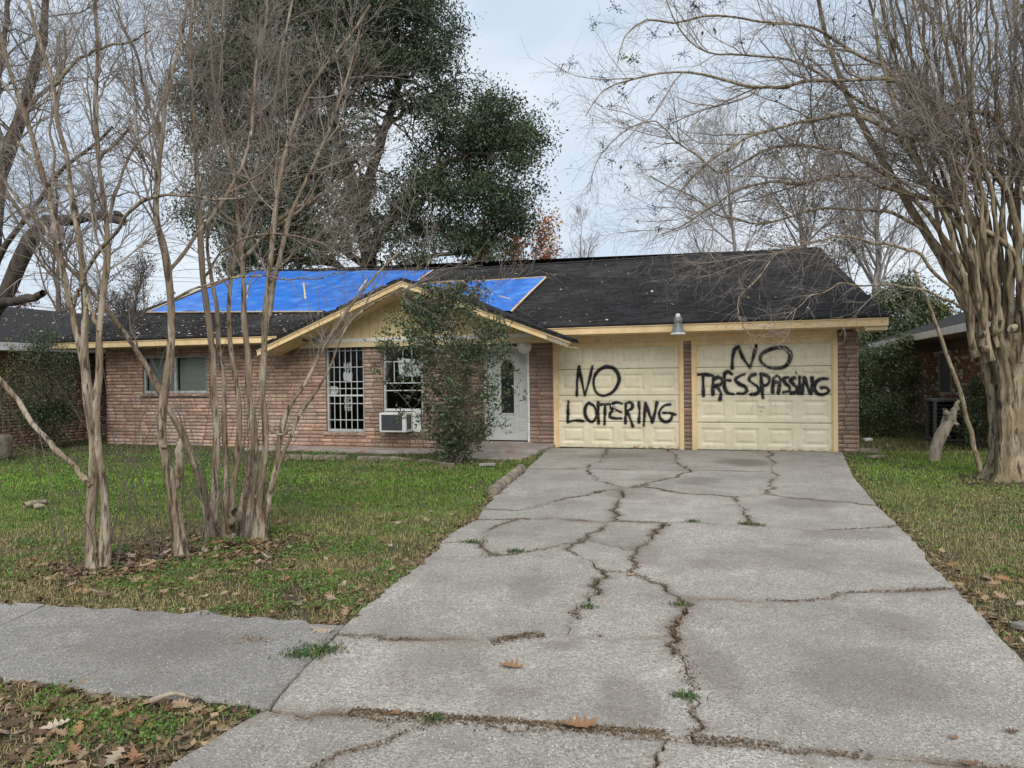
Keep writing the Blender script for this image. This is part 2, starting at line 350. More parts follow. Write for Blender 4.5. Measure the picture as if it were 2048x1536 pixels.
# ------------------------------------------------------------------ driveway: planar graph of joints and cracks -> slabs
ZS = .022
ED = [  # (pixel polyline, gap in metres, wander)
 # outline, clockwise from the garage's left jamb
 ([(1100,896),(1215,897.5)],0,0), ([(1215,897.5),(1337,899.5)],0,0), ([(1337,899.5),(1541,902)],0,0), ([(1541,902),(1684,904)],0,0),
 ([(1684,904),(1706,952)],0,.004), ([(1706,952),(1754,1011)],0,.004), ([(1754,1011),(1797,1052)],0,.004), ([(1797,1052),(1850,1112),(1911,1177)],0,.005),
 ([(1911,1177),(1985,1255),(2048,1322),(2150,1440),(2245,1560)],0,.005), ([(2245,1560),(2310,1640)],0,.0), ([(2310,1640),(1280,1630)],0,0), ([(1280,1630),(470,1622)],0,0), ([(470,1622),(180,1620)],0,0),
 ([(180,1620),(330,1536),(430,1476),(505,1432),(537,1418)],0,.008), ([(537,1418),(600,1345),(672,1268)],0,.004), ([(672,1268),(760,1190),(850,1124),(884,1086)],0,.012),
 ([(884,1086),(915,1059),(954,1040)],0,.01), ([(954,1040),(965,1018)],0,0), ([(965,1018),(989,991),(1054,938)],0,.012), ([(1054,938),(1100,896)],0,.004),
 # joints and cracks
 ([(537,1418),(650,1427),(868,1445)],.020,.012), ([(868,1445),(1060,1456),(1333,1480)],.024,.012), ([(1333,1480),(1388,1484)],.024,.008), ([(1388,1484),(1700,1511),(2048,1541),(2245,1560)],.020,.006),
 ([(868,1445),(807,1464),(752,1491),(650,1525),(560,1570),(470,1622)],.014,.012), ([(1333,1480),(1326,1498),(1305,1532),(1280,1630)],.022,.014),
 ([(1388,1484),(1378,1425),(1385,1370),(1365,1320),(1357,1278)],.026,.022), ([(1357,1278),(1354,1250),(1371,1225),(1360,1199)],.026,.02), ([(1360,1199),(1330,1180),(1291,1157),(1265,1146)],.022,.014),
 ([(672,1268),(732,1272),(909,1277),(978,1290),(1060,1276),(1121,1270)],.018,.02), ([(1121,1270),(1203,1280),(1357,1278)],.013,.014),
 ([(1360,1199),(1469,1199),(1558,1201),(1640,1198),(1701,1184),(1911,1177)],.018,.016),
 ([(1207,1142),(1195,1177),(1170,1205),(1155,1239),(1121,1270)],.030,.025), ([(1265,1146),(1207,1142)],.014,.012),
 ([(1265,1146),(1270,1130),(1273,1104)],.024,.014), ([(1273,1104),(1295,1089),(1314,1065),(1333,1046)],.022,.016),
 ([(1207,1142),(1188,1128),(1156,1112),(1133,1098),(1170,1077)],.018,.014), ([(1170,1077),(1216,1091),(1273,1104)],.012,.014),
 ([(1170,1077),(1190,1064),(1216,1043)],.024,.016), ([(1216,1043),(1240,1030),(1237,1002),(1249,976)],.022,.018),
 ([(1170,1077),(1110,1093),(1035,1107),(994,1110),(961,1089)],.020,.016), ([(961,1089),(929,1084),(884,1086)],.014,.01), ([(961,1089),(975,1061),(1008,1047),(1035,1038)],.014,.012),
 ([(954,1040),(1035,1038)],.018,.008), ([(1035,1038),(1110,1036),(1216,1043)],.020,.01), ([(1216,1043),(1333,1046)],.022,.01), ([(1333,1046),(1400,1046),(1500,1051)],.020,.008), ([(1500,1051),(1638,1062),(1750,1056),(1797,1052)],.020,.008),
 ([(965,1018),(1035,1021),(1073,1014),(1147,994),(1198,984),(1249,976)],.020,.018), ([(1249,976),(1286,973),(1351,984),(1407,989),(1476,994)],.020,.018),
 ([(1476,994),(1536,989)],.010,.012), ([(1536,989),(1601,998),(1666,1003),(1754,1011)],.014,.02), ([(1476,994),(1481,1007),(1488,1024),(1500,1051)],.020,.02),
 ([(1536,989),(1539,968),(1541,944)],.014,.02), ([(1541,944),(1546,922),(1541,902)],.014,.02),
 ([(1249,976),(1295,968),(1346,956),(1379,940)],.018,.02), ([(1379,940),(1351,922),(1337,899.5)],.018,.02),
 ([(1054,938),(1175,938)],.014,.006), ([(1175,938),(1314,940),(1379,940)],.014,.006), ([(1379,940),(1541,944)],.014,.006), ([(1541,944),(1706,952)],.010,.006),
 ([(1175,938),(1202,917),(1215,897.5)],.018,.02), ([(1175,938),(1193,959),(1249,976)],.016,.02)]
rngd = np.random.default_rng(11)
def rough_line(pts, wob):
    P = np.array([gp(x, y, ZS)[:2] for x, y in pts])
    for it in range(5):
        if wob == 0: break
        seg = np.linalg.norm(np.diff(P, axis=0), axis=1)
        Q = [P[0]]
        for a, b, l in zip(P[:-1], P[1:], seg):
            if l > .07:
                d = (b-a)/l; nrm = np.array([-d[1], d[0]]); Q.append((a+b)/2+nrm*rngd.normal()*min(wob*1.3, l*.16))
            Q.append(b)
        P = np.array(Q)
    return P
nodes = {}; half = []; crack_lines = []
for pts, gap, wob in ED:
    P = rough_line(pts, wob); a, b = pts[0], pts[-1]
    half.append((a, b, P, gap)); half.append((b, a, P[::-1], gap))
    if gap: crack_lines.append((P, gap))
outgo = {}
for k, (a, b, P, g) in enumerate(half): outgo.setdefault(a, []).append((math.atan2(*(P[1]-P[0])[::-1]), k))
for a in outgo: outgo[a].sort()
used = set(); faces = []
for k0 in range(len(half)):
    if k0 in used: continue
    loop = []; k = k0
    while k not in used:
        used.add(k); loop.append(k); b = half[k][1]; tw = k ^ 1
        lst = [q for _, q in outgo[b]]; i = lst.index(tw); k = lst[(i-1) % len(lst)]
    pts = np.concatenate([half[q][2][:-1] for q in loop]); gap = np.concatenate([np.full(len(half[q][2])-1, half[q][3]) for q in loop])
    ar = .5*np.sum(pts[:, 0]*np.roll(pts[:, 1], -1)-np.roll(pts[:, 0], -1)*pts[:, 1])
    if ar > .01: faces.append((pts, gap))
drive_poly = np.array([p for pts, g, wb in ED[:20] for p in [gp(x, y, ZS)[:2] for x, y in pts[:-1]]])
from mathutils.geometry import delaunay_2d_cdt
CK = []
for P_, g_ in crack_lines:
    L1 = np.concatenate([P_[:-1]+(P_[1:]-P_[:-1])*f_ for f_ in (0, .33, .66)]); CK.append(np.c_[L1, np.full(len(L1), g_)])
EK = np.concatenate([rough_line(p_, 0)[:-1]+(rough_line(p_, 0)[1:]-rough_line(p_, 0)[:-1])*f_ for p_, g_, w_ in ED[4:20] for f_ in np.linspace(0, 1, 12)])
CK = np.concatenate(CK+[np.c_[EK, np.full(len(EK), .009)]])
STAIN = [(1485,925,62,9,.75), (1265,985,60,16,.45), (1400,962,60,9,.45), (1610,1005,75,14,.5), (1230,912,90,6,.5), (1120,1290,60,7,.5), (1310,955,50,8,.35), (1150,1010,60,10,.3), (1290,1110,40,26,.35), (1700,1070,120,12,.4), (1425,1330,55,90,.42), (1250,1400,80,70,.4), (880,1340,130,60,.3), (1750,1350,180,80,.36), (1060,1180,60,40,.34), (1500,1120,160,30,.3), (1800,1250,90,40,.3), (1010,1400,90,40,.3), (1330,1000,50,14,.3), (1130,955,50,8,.25), (300,1290,220,40,.25)]
ST = []
for x_, y_, rx_, ry_, a_ in STAIN:
    c_ = gp(x_, y_, ZS); ST.append((c_[0], c_[1], abs(gp(x_+rx_, y_, ZS)[0]-c_[0]), max(.08, (gp(x_, y_-ry_, ZS)[1]-gp(x_, y_+ry_, ZS)[1])/2), a_))
def dirtmask(V):
    x, y = V[:, 0], V[:, 1]; d = np.full(len(x), 9.); w_ = np.zeros(len(x))
    for i in range(0, len(x), 1500):
        D = np.hypot(x[i:i+1500, None]-CK[None, :, 0], y[i:i+1500, None]-CK[None, :, 1]); k = D.argmin(1); d[i:i+1500] = D[np.arange(len(k)), k]; w_[i:i+1500] = CK[k, 2]
    n1 = vnoise(x, y, .16, 71); n2 = vnoise(x, y, .6, 72); w_ = w_*np.clip(vnoise(x, y, .45, 81)*1.9-.4, .14, 1.2); rad = .010+w_*1.5*n2
    dirt = np.clip(np.exp(-d/np.maximum(rad, .004))*(.35+1.0*n1)*np.clip(w_/.018, .35, 1.2), 0, .9)
    st = np.zeros(len(x))
    for cx, cy, rx, ry, a_ in ST: st = np.maximum(st, a_*np.clip(1.5-1.5*(((x-cx)/rx)**2+((y-cy)/ry)**2)-.9*(n1-.5)-.5*(n2-.5), 0, 1))
    return np.c_[dirt, np.clip(st, 0, .8), np.zeros(len(x))]
def slab(name, pts, gap, mat, parent, z=ZS, th=.05, tilt=.002, chip=.004, rnd=random.Random(5)):
    n = len(pts); e = np.roll(pts, -1, 0)-pts; ln = np.linalg.norm(e, axis=1, keepdims=True); e = e/np.maximum(ln, 1e-6); nr = np.stack([-e[:, 1], e[:, 0]], 1)   # inward (ccw)
    g1 = gap; g0 = np.roll(gap, 1); n1 = nr; n0 = np.roll(nr, 1, 0)
    bis = n0+n1; bl = np.maximum((bis**2).sum(1, keepdims=True)/2, .35); off = bis/bl*np.maximum(g0, g1)[:, None]*.5*(np.clip(vnoise(pts[:, 0], pts[:, 1], .45, 81)*1.9-.4, .14, 1.2)*np.clip(.6+vnoise(pts[:, 0], pts[:, 1], .06, 82)*.8, .5, 1.4))[:, None]
    Q = pts+off; Qi = Q+bis/bl*chip
    c = Q.mean(0); ax, ay, dz = rnd.uniform(-tilt, tilt), rnd.uniform(-tilt, tilt), rnd.uniform(-.003, .003)
    zz = lambda A: z+dz+(A[:, 0]-c[0])*ax+(A[:, 1]-c[1])*ay
    V = np.concatenate([np.c_[Qi, zz(Qi)], np.c_[Q, zz(Q)-chip], np.c_[Q, zz(Q)-th]])
    lo, hi = Qi.min(0), Qi.max(0); gxx, gyy = np.meshgrid(np.arange(lo[0], hi[0], .06), np.arange(lo[1], hi[1], .06)); rg = np.random.default_rng(n+3)
    I = np.c_[gxx.ravel(), gyy.ravel()]+rg.uniform(-.02, .02, (gxx.size, 2)); I = I[inpoly(I[:, 0], I[:, 1], Qi)]
    if len(I): I = I[np.array([((Qi-p)**2).sum(1).min() for p in I]) > .02**2]
    pts2 = np.concatenate([Qi, I]); vv, ee, ff, _, _, _ = delaunay_2d_cdt([Vector(p) for p in pts2], [], [list(range(n))], 1, 1e-5)
    top = np.array([tuple(p) for p in vv]); nt2 = len(top)
    Vt = np.c_[top, zz(top)]; Vs = np.concatenate([np.c_[Qi, zz(Qi)], np.c_[Q, zz(Q)-chip], np.c_[Q, zz(Q)-th]]); V = np.concatenate([Vt, Vs])
    r_ = np.arange(n); j_ = (r_+1) % n; sd = np.concatenate([np.stack([a_+r_, a_+n+r_, a_+n+j_, a_+j_], 1)+nt2 for a_ in (0, n)])
    ft = [f_ for f_ in ff if len(f_) == 3]
    me = mkmesh(name, V, [np.array(ft), sd], mat, False, dirtmask(V))
    return link(name, me, parent)
n_ = len(drive_poly)
drive = mk('driveway', np.c_[drive_poly, np.full(n_, .0)], [tuple(range(n_))], MT['soil'], kind='structure')
for pts, gap in faces: slab('slab', pts, gap, MT['concrete'], drive)
# sidewalk to the left of the driveway
A0, A1 = gp(0, 1203, ZS)[:2], gp(690, 1250, ZS)[:2]; B0, B1 = gp(0, 1350, ZS)[:2], gp(537, 1416, ZS)[:2]
da = (A0-A1)/np.linalg.norm(A0-A1); db = (B0-B1)/np.linalg.norm(B0-B1)
At = lambda s: A1+da*s; Bt = lambda s: B1+db*s
walk_poly = np.array([At(0), At(9), Bt(9), Bt(0)])
walk = mk('sidewalk', np.c_[walk_poly, np.full(4, .002)], [(0, 1, 2, 3)], MT['soil'], kind='structure')
def wline(p, q, wob):
    P = np.array([p, q])
    for it in range(5):
        Q = [P[0]]
        for a, b in zip(P[:-1], P[1:]):
            l = np.linalg.norm(b-a)
            if l > .1: Q.append((a+b)/2+np.array([-(b-a)[1], (b-a)[0]])/l*rngd.normal()*min(wob, l*.15))
            Q.append(b)
        P = np.array(Q)
    return P
for s0, s1 in ((0, 2.15), (2.15, 3.7), (3.7, 5.3), (5.3, 7), (7, 9)):
    P = np.concatenate([wline(At(s0), At(s1), .02)[:-1], wline(At(s1), Bt(s1), .004)[:-1], wline(Bt(s1), Bt(s0), .02)[:-1], wline(Bt(s0), At(s0), .004)[:-1]])
    slab('slab', P, np.full(len(P), .007), MT['walk'], walk, tilt=.003)
verge_poly = np.array([Bt(0), Bt(9), Bt(9)+np.array([.6, -3.2]), gp(180, 1620)[:2]])

# ------------------------------------------------------------------ the house (house frame: u along the front, v back, z up)
house = empty('brick_house', (GX, GY, 0), -TH, label='single storey tan brick ranch house with dark shingle roof and two garage doors', cat='house')
def wall(u0, u1, z0, z1, v, th, holes, mat, parent, name='wall'):
    us = sorted({u0, u1, *[h for q in holes for h in q[:2] if u0 < h < u1]}); zs = sorted({z0, z1, *[h for q in holes for h in q[2:] if z0 < h < z1]})
    b = MB()
    for a, c in zip(us[:-1], us[1:]):
        for d, e in zip(zs[:-1], zs[1:]):
            if not any(q[0] <= (a+c)/2 <= q[1] and q[2] <= (d+e)/2 <= q[3] for q in holes): b.box((a, v, d), (c, v+th, e))
    return b.obj(name, mat, parent)
# brick meshes
def brick_mesh(seed, mat):
    r = random.Random(seed); prof = [(-.04, -.5), (.0, -.5), (.008, -.36), (.012+r.uniform(0, .007), -.15), (.011+r.uniform(-.004, .006), .08), (.014+r.uniform(-.005, .006), .3), (.005, .5), (-.04, .5)]
    V = []; st = [-.5, -.49, r.uniform(-.2, 0), r.uniform(.1, .25), .49, .5]
    for si, x in enumerate(st):
        for (d, h) in prof:
            dd = d+(r.uniform(-.005, .005) if d > 0 else 0)-(.007 if si in (0, 5) and d > 0 else 0)
            V.append((x, -dd, h*.072+(r.uniform(-.003, .003) if d > .001 else 0)))
    n = len(prof); F = []
    for i in range(len(st)-1):
        for k in range(n-1): F.append((i*n+k, (i+1)*n+k, (i+1)*n+k+1, i*n+k+1))
    F.append(tuple(range(n))); F.append(tuple(range((len(st)-1)*n+n-1, (len(st)-1)*n-1, -1)))
    return mkmesh('brick', np.array(V), F, mat)
BR = [brick_mesh(i, MT['brick']) for i in range(6)]
BRV = []
for b in BR:
    b2 = np.zeros(len(b.vertices)*3); b.vertices.foreach_get('co', b2); BRV.append((b2.reshape(-1, 3), [tuple(p.vertices) for p in b.polygons]))
rb = random.Random(3)
def lay(u0, u1, z0, z1, v, holes, lmin=.27, lmax=.40, course=.082):
    out_ = []; z = z0; i = 0
    while z < z1-.03:
        zc = z+course/2
        iv = [(u0, u1)]
        for h in holes:
            if h[2] < zc < h[3]:
                nv = []
                for a, c in iv:
                    if h[1] <= a or h[0] >= c: nv.append((a, c)); continue
                    if h[0] > a: nv.append((a, h[0]))
                    if h[1] < c: nv.append((h[1], c))
                iv = nv
        for a, c in iv:
            x = a; first = True
            while x < c-.02:
                l = rb.uniform(lmin, lmax)*(rb.uniform(.4, .9) if first else 1)
                if c-x-l < .12: l = c-x
                out_.append((x+l/2, zc, l-.010, v+rb.uniform(-.004, .004))); x += l; first = False
        z += course; i += 1
    return out_
WV = -.45                                       # front wing wall plane
W1 = (-15.42, -13.55, 1.17, 2.06); W2 = (-10.36, -9.42, .30, 2.20); W3 = (-8.96, -8.03, .30, 2.20)
FD = (-6.80, -5.80, .0, 2.10)
G1 = (-5.28, -2.67, -.1, 2.12); G2 = (-2.51, .09, -.1, 2.12)
wingb = lay(-16.55, -7.2, -.10, 2.24, WV, [(a-.0, b, c-.09, d) for a, b, c, d in (W1, W2, W3)])
garb = lay(-7.1, -5.28, 0, 2.24, 0, [FD])+lay(-2.67, -2.51, 0, 2.10, -.01, [])+lay(.09, .45, 0, 2.24, -.01, [], .16, .26)
wall(-16.5, -7.25, -.12, 2.26, WV+.006, .2, [W1, W2, W3], MT['mortar'], house)
wall(-7.25, .40, -.05, 2.26, .006, .2, [FD, (G1[0]+.02, G1[1]-.02, -.1, 2.12), (G2[0]+.02, G2[1]-.02, -.1, 2.12)], MT['mortar'], house)
MB().box((-7.25, WV+.1, -.1), (-7.2, .1, 2.26)).obj('wall', MT['mortar'], house)
MB().box((.20, .206, -.05), (.40, 12.9, 2.5)).obj('wall', MT['mortar'], house)
MB().box((-16.5, WV+.206, -.12), (-16.3, 12.9, 2.5)).obj('wall', MT['mortar'], house)
MB().box((-16.3, 12.7, -.12), (.2, 12.9, 2.5)).obj('wall', MT['mortar'], house)
MB().box((-16.3, .3, -.1), (.2, 12.6, .03)).obj('floor_slab', MT['dark'], house)
MB().box((-7.0, 2.8, .03), (-6.9, 12.6, 2.4)).box((-16.2, 3.4, .03), (-7.0, 3.5, 2.4)).obj('inner_wall', MT['dark'], house)
allb = sorted(garb+[b for b in wingb], key=lambda b: -b[2]*(1 if b[3] > -.1 else .0)-(.0 if b[3] > -.1 else (b[0]+20)*1e-3))
indiv = allb[:300]; rest = allb[300:]
for (u, z, l, v) in indiv:
    o = link('brick', BR[rb.randrange(6)], house); o.location = (u, v, z); o.scale = (l, 1, 1)
def joined_bricks(name, L_, mat, parent, colf, rot=None):
    V = []; F = []; Cc = []; n = 0
    for (u, z, l, v) in L_:
        bv, bf = BRV[rb.randrange(6)]; V.append(bv*[l, 1, 1]+[u, v, z]); F += [tuple(i+n for i in f) for f in bf]; n += len(bv); Cc.append(np.tile(colf(u, z), (len(bv), 1)))
    V = np.concatenate(V); F4 = np.array([f for f in F if len(f) == 4]); F8 = np.array([f for f in F if len(f) == 8])
    if rot is not None: V = rot(V)
    return mk(name, V, [F4, F8], mat, parent, col=np.concatenate(Cc), kind='stuff')
def brickcol(u, z):
    k = rb.uniform(.72, 1.22); return np.array([k*rb.uniform(.95, 1.06), k, k*rb.uniform(.94, 1.05)])
joined_bricks('brickwork', rest, MT['bricka'], house, brickcol)
# brick side of the garage's outer corner and the porch return
sideb = lay(-12.9, .0, 0, 2.3, 0, [])
joined_bricks('side_brickwork', sideb, MT['bricka'], house, brickcol, rot=lambda V: np.c_[.40-V[:, 1], -V[:, 0], V[:, 2]])
# ------- roof
RV = 6.3
def sm(a, b, x): t = np.clip((x-a)/(b-a), 0, 1); return t*t*(3-2*t)
def roof_pt(u, t, dz=0.):
    """t 0 at the eave, 1 at the ridge"""
    u = np.asarray(u, float); t = np.asarray(t, float)
    ve = -1.12+.42*sm(-10.5, -5.4, u); zr = 4.76+.36*np.clip((-9-u)/8, 0, 1)
    v = ve+(RV-ve)*t; z = 2.445+(zr-2.445)*t
    sag = -.02*np.sin(np.pi*t)*(1+np.sin(u*.9))
    return np.stack([u, v, z+sag+dz], -1)
UL, UR = -17.5, .83
def ur(t): return UR-.42*t
def roof_uv(x, y):
    """photo pixel -> roof (u, t)"""
    o = loc(CAM); e = loc(CAM+ray(x, y))-o; k = 20.; u = t = 0
    lo, hi = 8., 45.
    for _ in range(50):
        k = (lo+hi)/2; p = o+e*k; ve = -1.12+.42*sm(-10.5, -5.4, p[0]); t = (p[1]-ve)/(RV-ve); zz = roof_pt(p[0], t)[2]
        if p[2] > zz: lo = k
        else: hi = k
    return p[0], t
GU0, GU1 = -10.6, -5.5
def tmin(u):
    ve = -1.12+.42*sm(-10.5, -5.4, u); return np.where((u > GU0) & (u < GU1), (-.25-ve)/(RV-ve), 0.)
ucol = np.sort(np.concatenate([np.linspace(UL, GU0, 14), np.linspace(GU0+.001, GU1-.001, 12), np.linspace(GU1, UR, 15)])); ts = np.linspace(0, 1, 13); V = []
for dz in (-.005, -.035):
    for s_ in ts:
        t = tmin(ucol)*(1-s_)+s_; V.append(roof_pt(np.minimum(ucol, ur(t)), t, dz))
V = np.concatenate(V); nU, nT = 41, 13; I = np.arange(2*nU*nT).reshape(2, nT, nU)
F = [I[k, :-1, :-1].ravel() for k in (0,)]
def q(a): return np.stack([a[:-1, :-1], a[:-1, 1:], a[1:, 1:], a[1:, :-1]], -1).reshape(-1, 4)
def rim(a, b): return np.stack([a[:-1], a[1:], b[1:], b[:-1]], -1)
F = np.concatenate([q(I[0]), q(I[1])[:, ::-1], rim(I[1, 0], I[0, 0]), rim(I[0, :, 0], I[1, :, 0]), rim(I[1, :, -1], I[0, :, -1])])
roof = mk('roof', V, F, MT['shingle'], house, col=np.full((len(V), 3), .9))
# shingle tabs
rs = np.random.default_rng(4); course = .018; nt_ = 55; TV = []; TC = []
for i in range(nt_):
    t0 = i/nt_; t1 = min(1., (i+1.25)/nt_); off = rs.uniform(0, .3); ed = np.arange(UL-off, UR+.3, .30)
    a, b = ed[:-1]+.004, ed[1:]-.004; r1 = ur(t0); k = (b > UL) & (a < r1) & ~((b > GU0+.02) & (a < GU1-.02) & (t0 < tmin((a+b)/2))); a, b = np.maximum(a[k], UL), np.minimum(b[k], r1)
    tt0 = t0-rs.uniform(0, .0018, len(a)); lift = .016+rs.uniform(0, .006, len(a))
    P = np.stack([roof_pt(a, tt0)+np.array([0, 0, 1])*lift[:, None], roof_pt(b, tt0)+np.array([0, 0, 1])*lift[:, None], roof_pt(np.minimum(b, ur(t1)), t1, .006), roof_pt(np.minimum(a, ur(t1)), t1, .006),
                  roof_pt(a, tt0, -.004), roof_pt(b, tt0, -.004)], 1)
    TV.append(P.reshape(-1, 3)); TC.append(np.repeat(rs.uniform(.65, 1.3, len(a)), 6))
TV = np.concatenate(TV); k = np.arange(len(TV)//6)[:, None]*6
TF = np.concatenate([k+[0, 1, 2, 3], k+[4, 5, 1, 0]])
mk('shingles', TV, TF, MT['shingle'], roof, col=np.repeat(np.concatenate(TC)[:, None], 3, 1), kind='stuff')
b = MB()
uu = np.arange(UL, .10, .33)
for u0 in uu:
    p = roof_pt(u0, 1)+[0, 0, .028]; p2 = roof_pt(u0+.35, 1)+[0, 0, .040]
    for s in (-1, 1): b.add([p, p2, p2+[0, s*.16, -.055], p+[0, s*.16, -.055]], [(0, 1, 2, 3)])
b.obj('ridge_cap', MT['shinglenb'], roof)
bk = roof_pt(np.array([UL, .40]), 1); bk2 = bk*[1, 0, 0]+[0, 13.4, 2.4]
MB().add([bk[0], bk[1], bk2[1], bk2[0]], [(0, 1, 2, 3)]).obj('back_slope', MT['shinglenb'], roof)
for uu_, rr_ in ((-16.45, 1), (.30, 0)):
    MB().prism([(uu_, -.3, 2.45), (uu_, 12.8, 2.45), (uu_, RV, 4.55)], (.05, 0, 0)).obj('gable_wall', MT['soffit'], house)
# eaves
def fascia(u0, u1, v, name='fascia'):
    MB().box((u0, v, 2.27), (u1, v+.03, 2.405)).obj(name, MT['trim'], roof, bevel=.004)
    MB().box((u0, v-.018, 2.392), (u1, v+.028, 2.441)).obj('drip_board', MT['trim'], roof, bevel=.004)
fascia(UL, -10.55, -1.10); fascia(-5.32, UR, -.68)
MB().box((UL+.02, -1.07, 2.262), (-10.55, WV+.1, 2.275)).obj('soffit', MT['soffit'], roof)
MB().box((-5.6, -.65, 2.262), (UR-.02, .1, 2.275)).obj('soffit', MT['soffit'], roof)
MB().box((.47, -.64, 2.20), (.82, 0, 2.261)).obj('eave_return', MT['soffit'], roof)
MB().box((-5.30, -.03, 2.125), (.09, .004, 2.26)).obj('header_board', MT['trim'], house, bevel=.004)
MB().box((-5.30, -.075, 2.225), (.09, -.031, 2.262)).obj('header_moulding', MT['trim'], house, bevel=.004)
for u0, vv in ((UR-.03, -.68), (UL, -1.10)):
    t_ = 0; P0 = roof_pt(u0, 0, -.075)+[0, .02, 0]; P1 = roof_pt(u0-(.42 if u0 > 0 else 0), 1, -.075)
    MB().beam(P0+[-.06 if u0 > 0 else 0, 0, -.05], P1+[-.06 if u0 > 0 else 0, 0, -.05], .03, .13).obj('rake_board', MT['trim'], roof)
# ------- porch gable
GV = -1.33; GA = -8.05; GZ = 3.47; HW = 3.46; SL = (GZ-2.15)/HW
gt = lambda u: GZ-SL*abs(u-GA)
gab = MB()
for s in (-1, 1):
    tip = GA+s*HW; mid = GA+s*(GZ-2.46)/SL
    P = [(GA, GV-.04, GZ), (tip, GV-.04, gt(tip)), (tip, -.72, gt(tip)), (mid, -.55, gt(mid)), (mid, .2, gt(mid)), (GA, 2.4, GZ)]
    gab.prism([(a, b_, c+.0) for a, b_, c in P], (0, 0, -.05))
gable = gab.obj('porch_gable_roof', MT['shinglenb'], house)
# thin shingle edge courses on the gable slopes
gs = MB()
for s in (-1, 1):
    for i in range(24):
        d0, d1 = HW*(1-i/24)+.02, HW*(1-(i+1.3)/24); d1 = max(d1, 0)
        for k_ in range(14):
            y0 = GV-.06+k_*.27+(i % 2)*.13; y1 = y0+.262
            if y0 > 2.2 or (gt(GA+d1) < 2.5 and y0 > -.9): continue
            gs.add([(GA+s*d0, y0, gt(GA+d0)+.022), (GA+s*d0, y1, gt(GA+d0)+.022), (GA+s*d1, y1, gt(GA+d1)+.012), (GA+s*d1, y0, gt(GA+d1)+.012), (GA+s*d0, y0, gt(GA+d0)+.004), (GA+s*d0, y1, gt(GA+d0)+.004), (GA+s*d1, y0, gt(GA+d1)-.0)],
                   [(0, 1, 2, 3), (4, 5, 1, 0), (4, 0, 3, 6)])
gs.obj('gable_shingles', MT['shinglenb'], gable, kind='stuff')
for s in (-1, 1):
    tip = GA+s*(HW-.02)
    def rk(d0, d1, y, th): return MB().prism([(GA, y, GZ+d0), (tip, y, gt(tip)+d0), (tip, y, gt(tip)+d1), (GA, y, GZ+d1)], (0, th, 0))
    if s < 0: rk(-.052, -.175, GV, .03).obj('rake_board', MT['trim'], gable)
    else:
        cut = GA+HW*.86
        MB().prism([(GA, GV, GZ-.052), (cut, GV, gt(cut)-.052), (cut, GV, gt(cut)-.175), (GA, GV, GZ-.175)], (0, .03, 0)).obj('rake_board', MT['trim'], gable)
        MB().prism([(cut, GV, gt(cut)-.052), (tip, GV, gt(tip)-.052), (tip-.04, GV, gt(tip)-.165), (cut, GV, gt(cut)-.175)], (0, .03, 0)).obj('rake_board', MT['greybark'], gable, label='weathered grey end of the rake board')
    rk(-.038, -.085, GV-.02, .019).obj('rake_moulding', MT['trim'], gable)
    sof = [(GA, GV+.035, GZ-.16), (tip, GV+.035, gt(tip)-.16), (tip, -.5, gt(tip)-.16), (GA, -.5, GZ-.16)]
    MB().prism(sof, (0, 0, .012)).obj('rake_soffit', MT['soffit'], gable)
SV = -.52; ub = GA-2.95
u0 = GA-3.0
while u0 < GA+3.0:
    u1 = u0+.195; ztop = lambda u: gt(u)-.15
    if ztop((u0+u1)/2) > 2.36:
        MB().prism([(u0, SV, 2.33), (u1, SV, 2.33), (u1, SV, max(2.34, ztop(u1))), (u0, SV, max(2.34, ztop(u0)))], (0, .02, 0)).obj('siding_board', MT['soffit'], gable, bevel=.006)
    u0 += .203
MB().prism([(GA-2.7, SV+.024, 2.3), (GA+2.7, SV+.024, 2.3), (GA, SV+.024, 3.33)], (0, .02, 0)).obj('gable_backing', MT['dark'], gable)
MB().box((GA-2.75, SV-.05, 2.255), (GA+2.85, SV+.02, 2.335)).obj('beam', MT['whitewood'], gable, bevel=.006)
MB().box((GA-2.9, SV-.04, 2.15), (GA+2.95, -.28, 2.254)).obj('porch_lintel', MT['soffit'], gable)
MB().box((-7.25, -.28, 2.16), (-5.3, .1, 2.20)).obj('porch_ceiling', MT['soffit'], gable)

# ------------------------------------------------------------------ garage doors with sprayed lettering
DW, DH = 2.44, 2.1336; SEC = DH/4
def door_mat():
    m = material('garage door paint', (.76, .69, .51), .5, (.69, .62, .445), 2.5, third=(.60, .525, .37), tscale=10, tlo=.55, thi=.8, bump=.06, bscale=30, spec=.35)
    t = m.node_tree; b = t.nodes['Principled BSDF']; src = b.inputs['Base Color'].links[0].from_socket
    a = t.nodes.new('ShaderNodeAttribute'); a.attribute_name = 'Col'; sp = t.nodes.new('ShaderNodeSeparateColor'); t.links.new(a.outputs['Color'], sp.inputs[0])
    x = t.nodes.new('ShaderNodeMixRGB'); t.links.new(sp.outputs[1], x.inputs[0]); t.links.new(src, x.inputs[1]); x.inputs[2].default_value = (.30, .145, .05, 1)      # rust
    y = t.nodes.new('ShaderNodeMixRGB'); t.links.new(sp.outputs[0], y.inputs[0]); t.links.new(x.outputs[0], y.inputs[1]); y.inputs[2].default_value = (.008, .008, .009, 1)  # spray paint
    t.links.new(y.outputs[0], b.inputs['Base Color']); return m
MT['garage'] = door_mat()
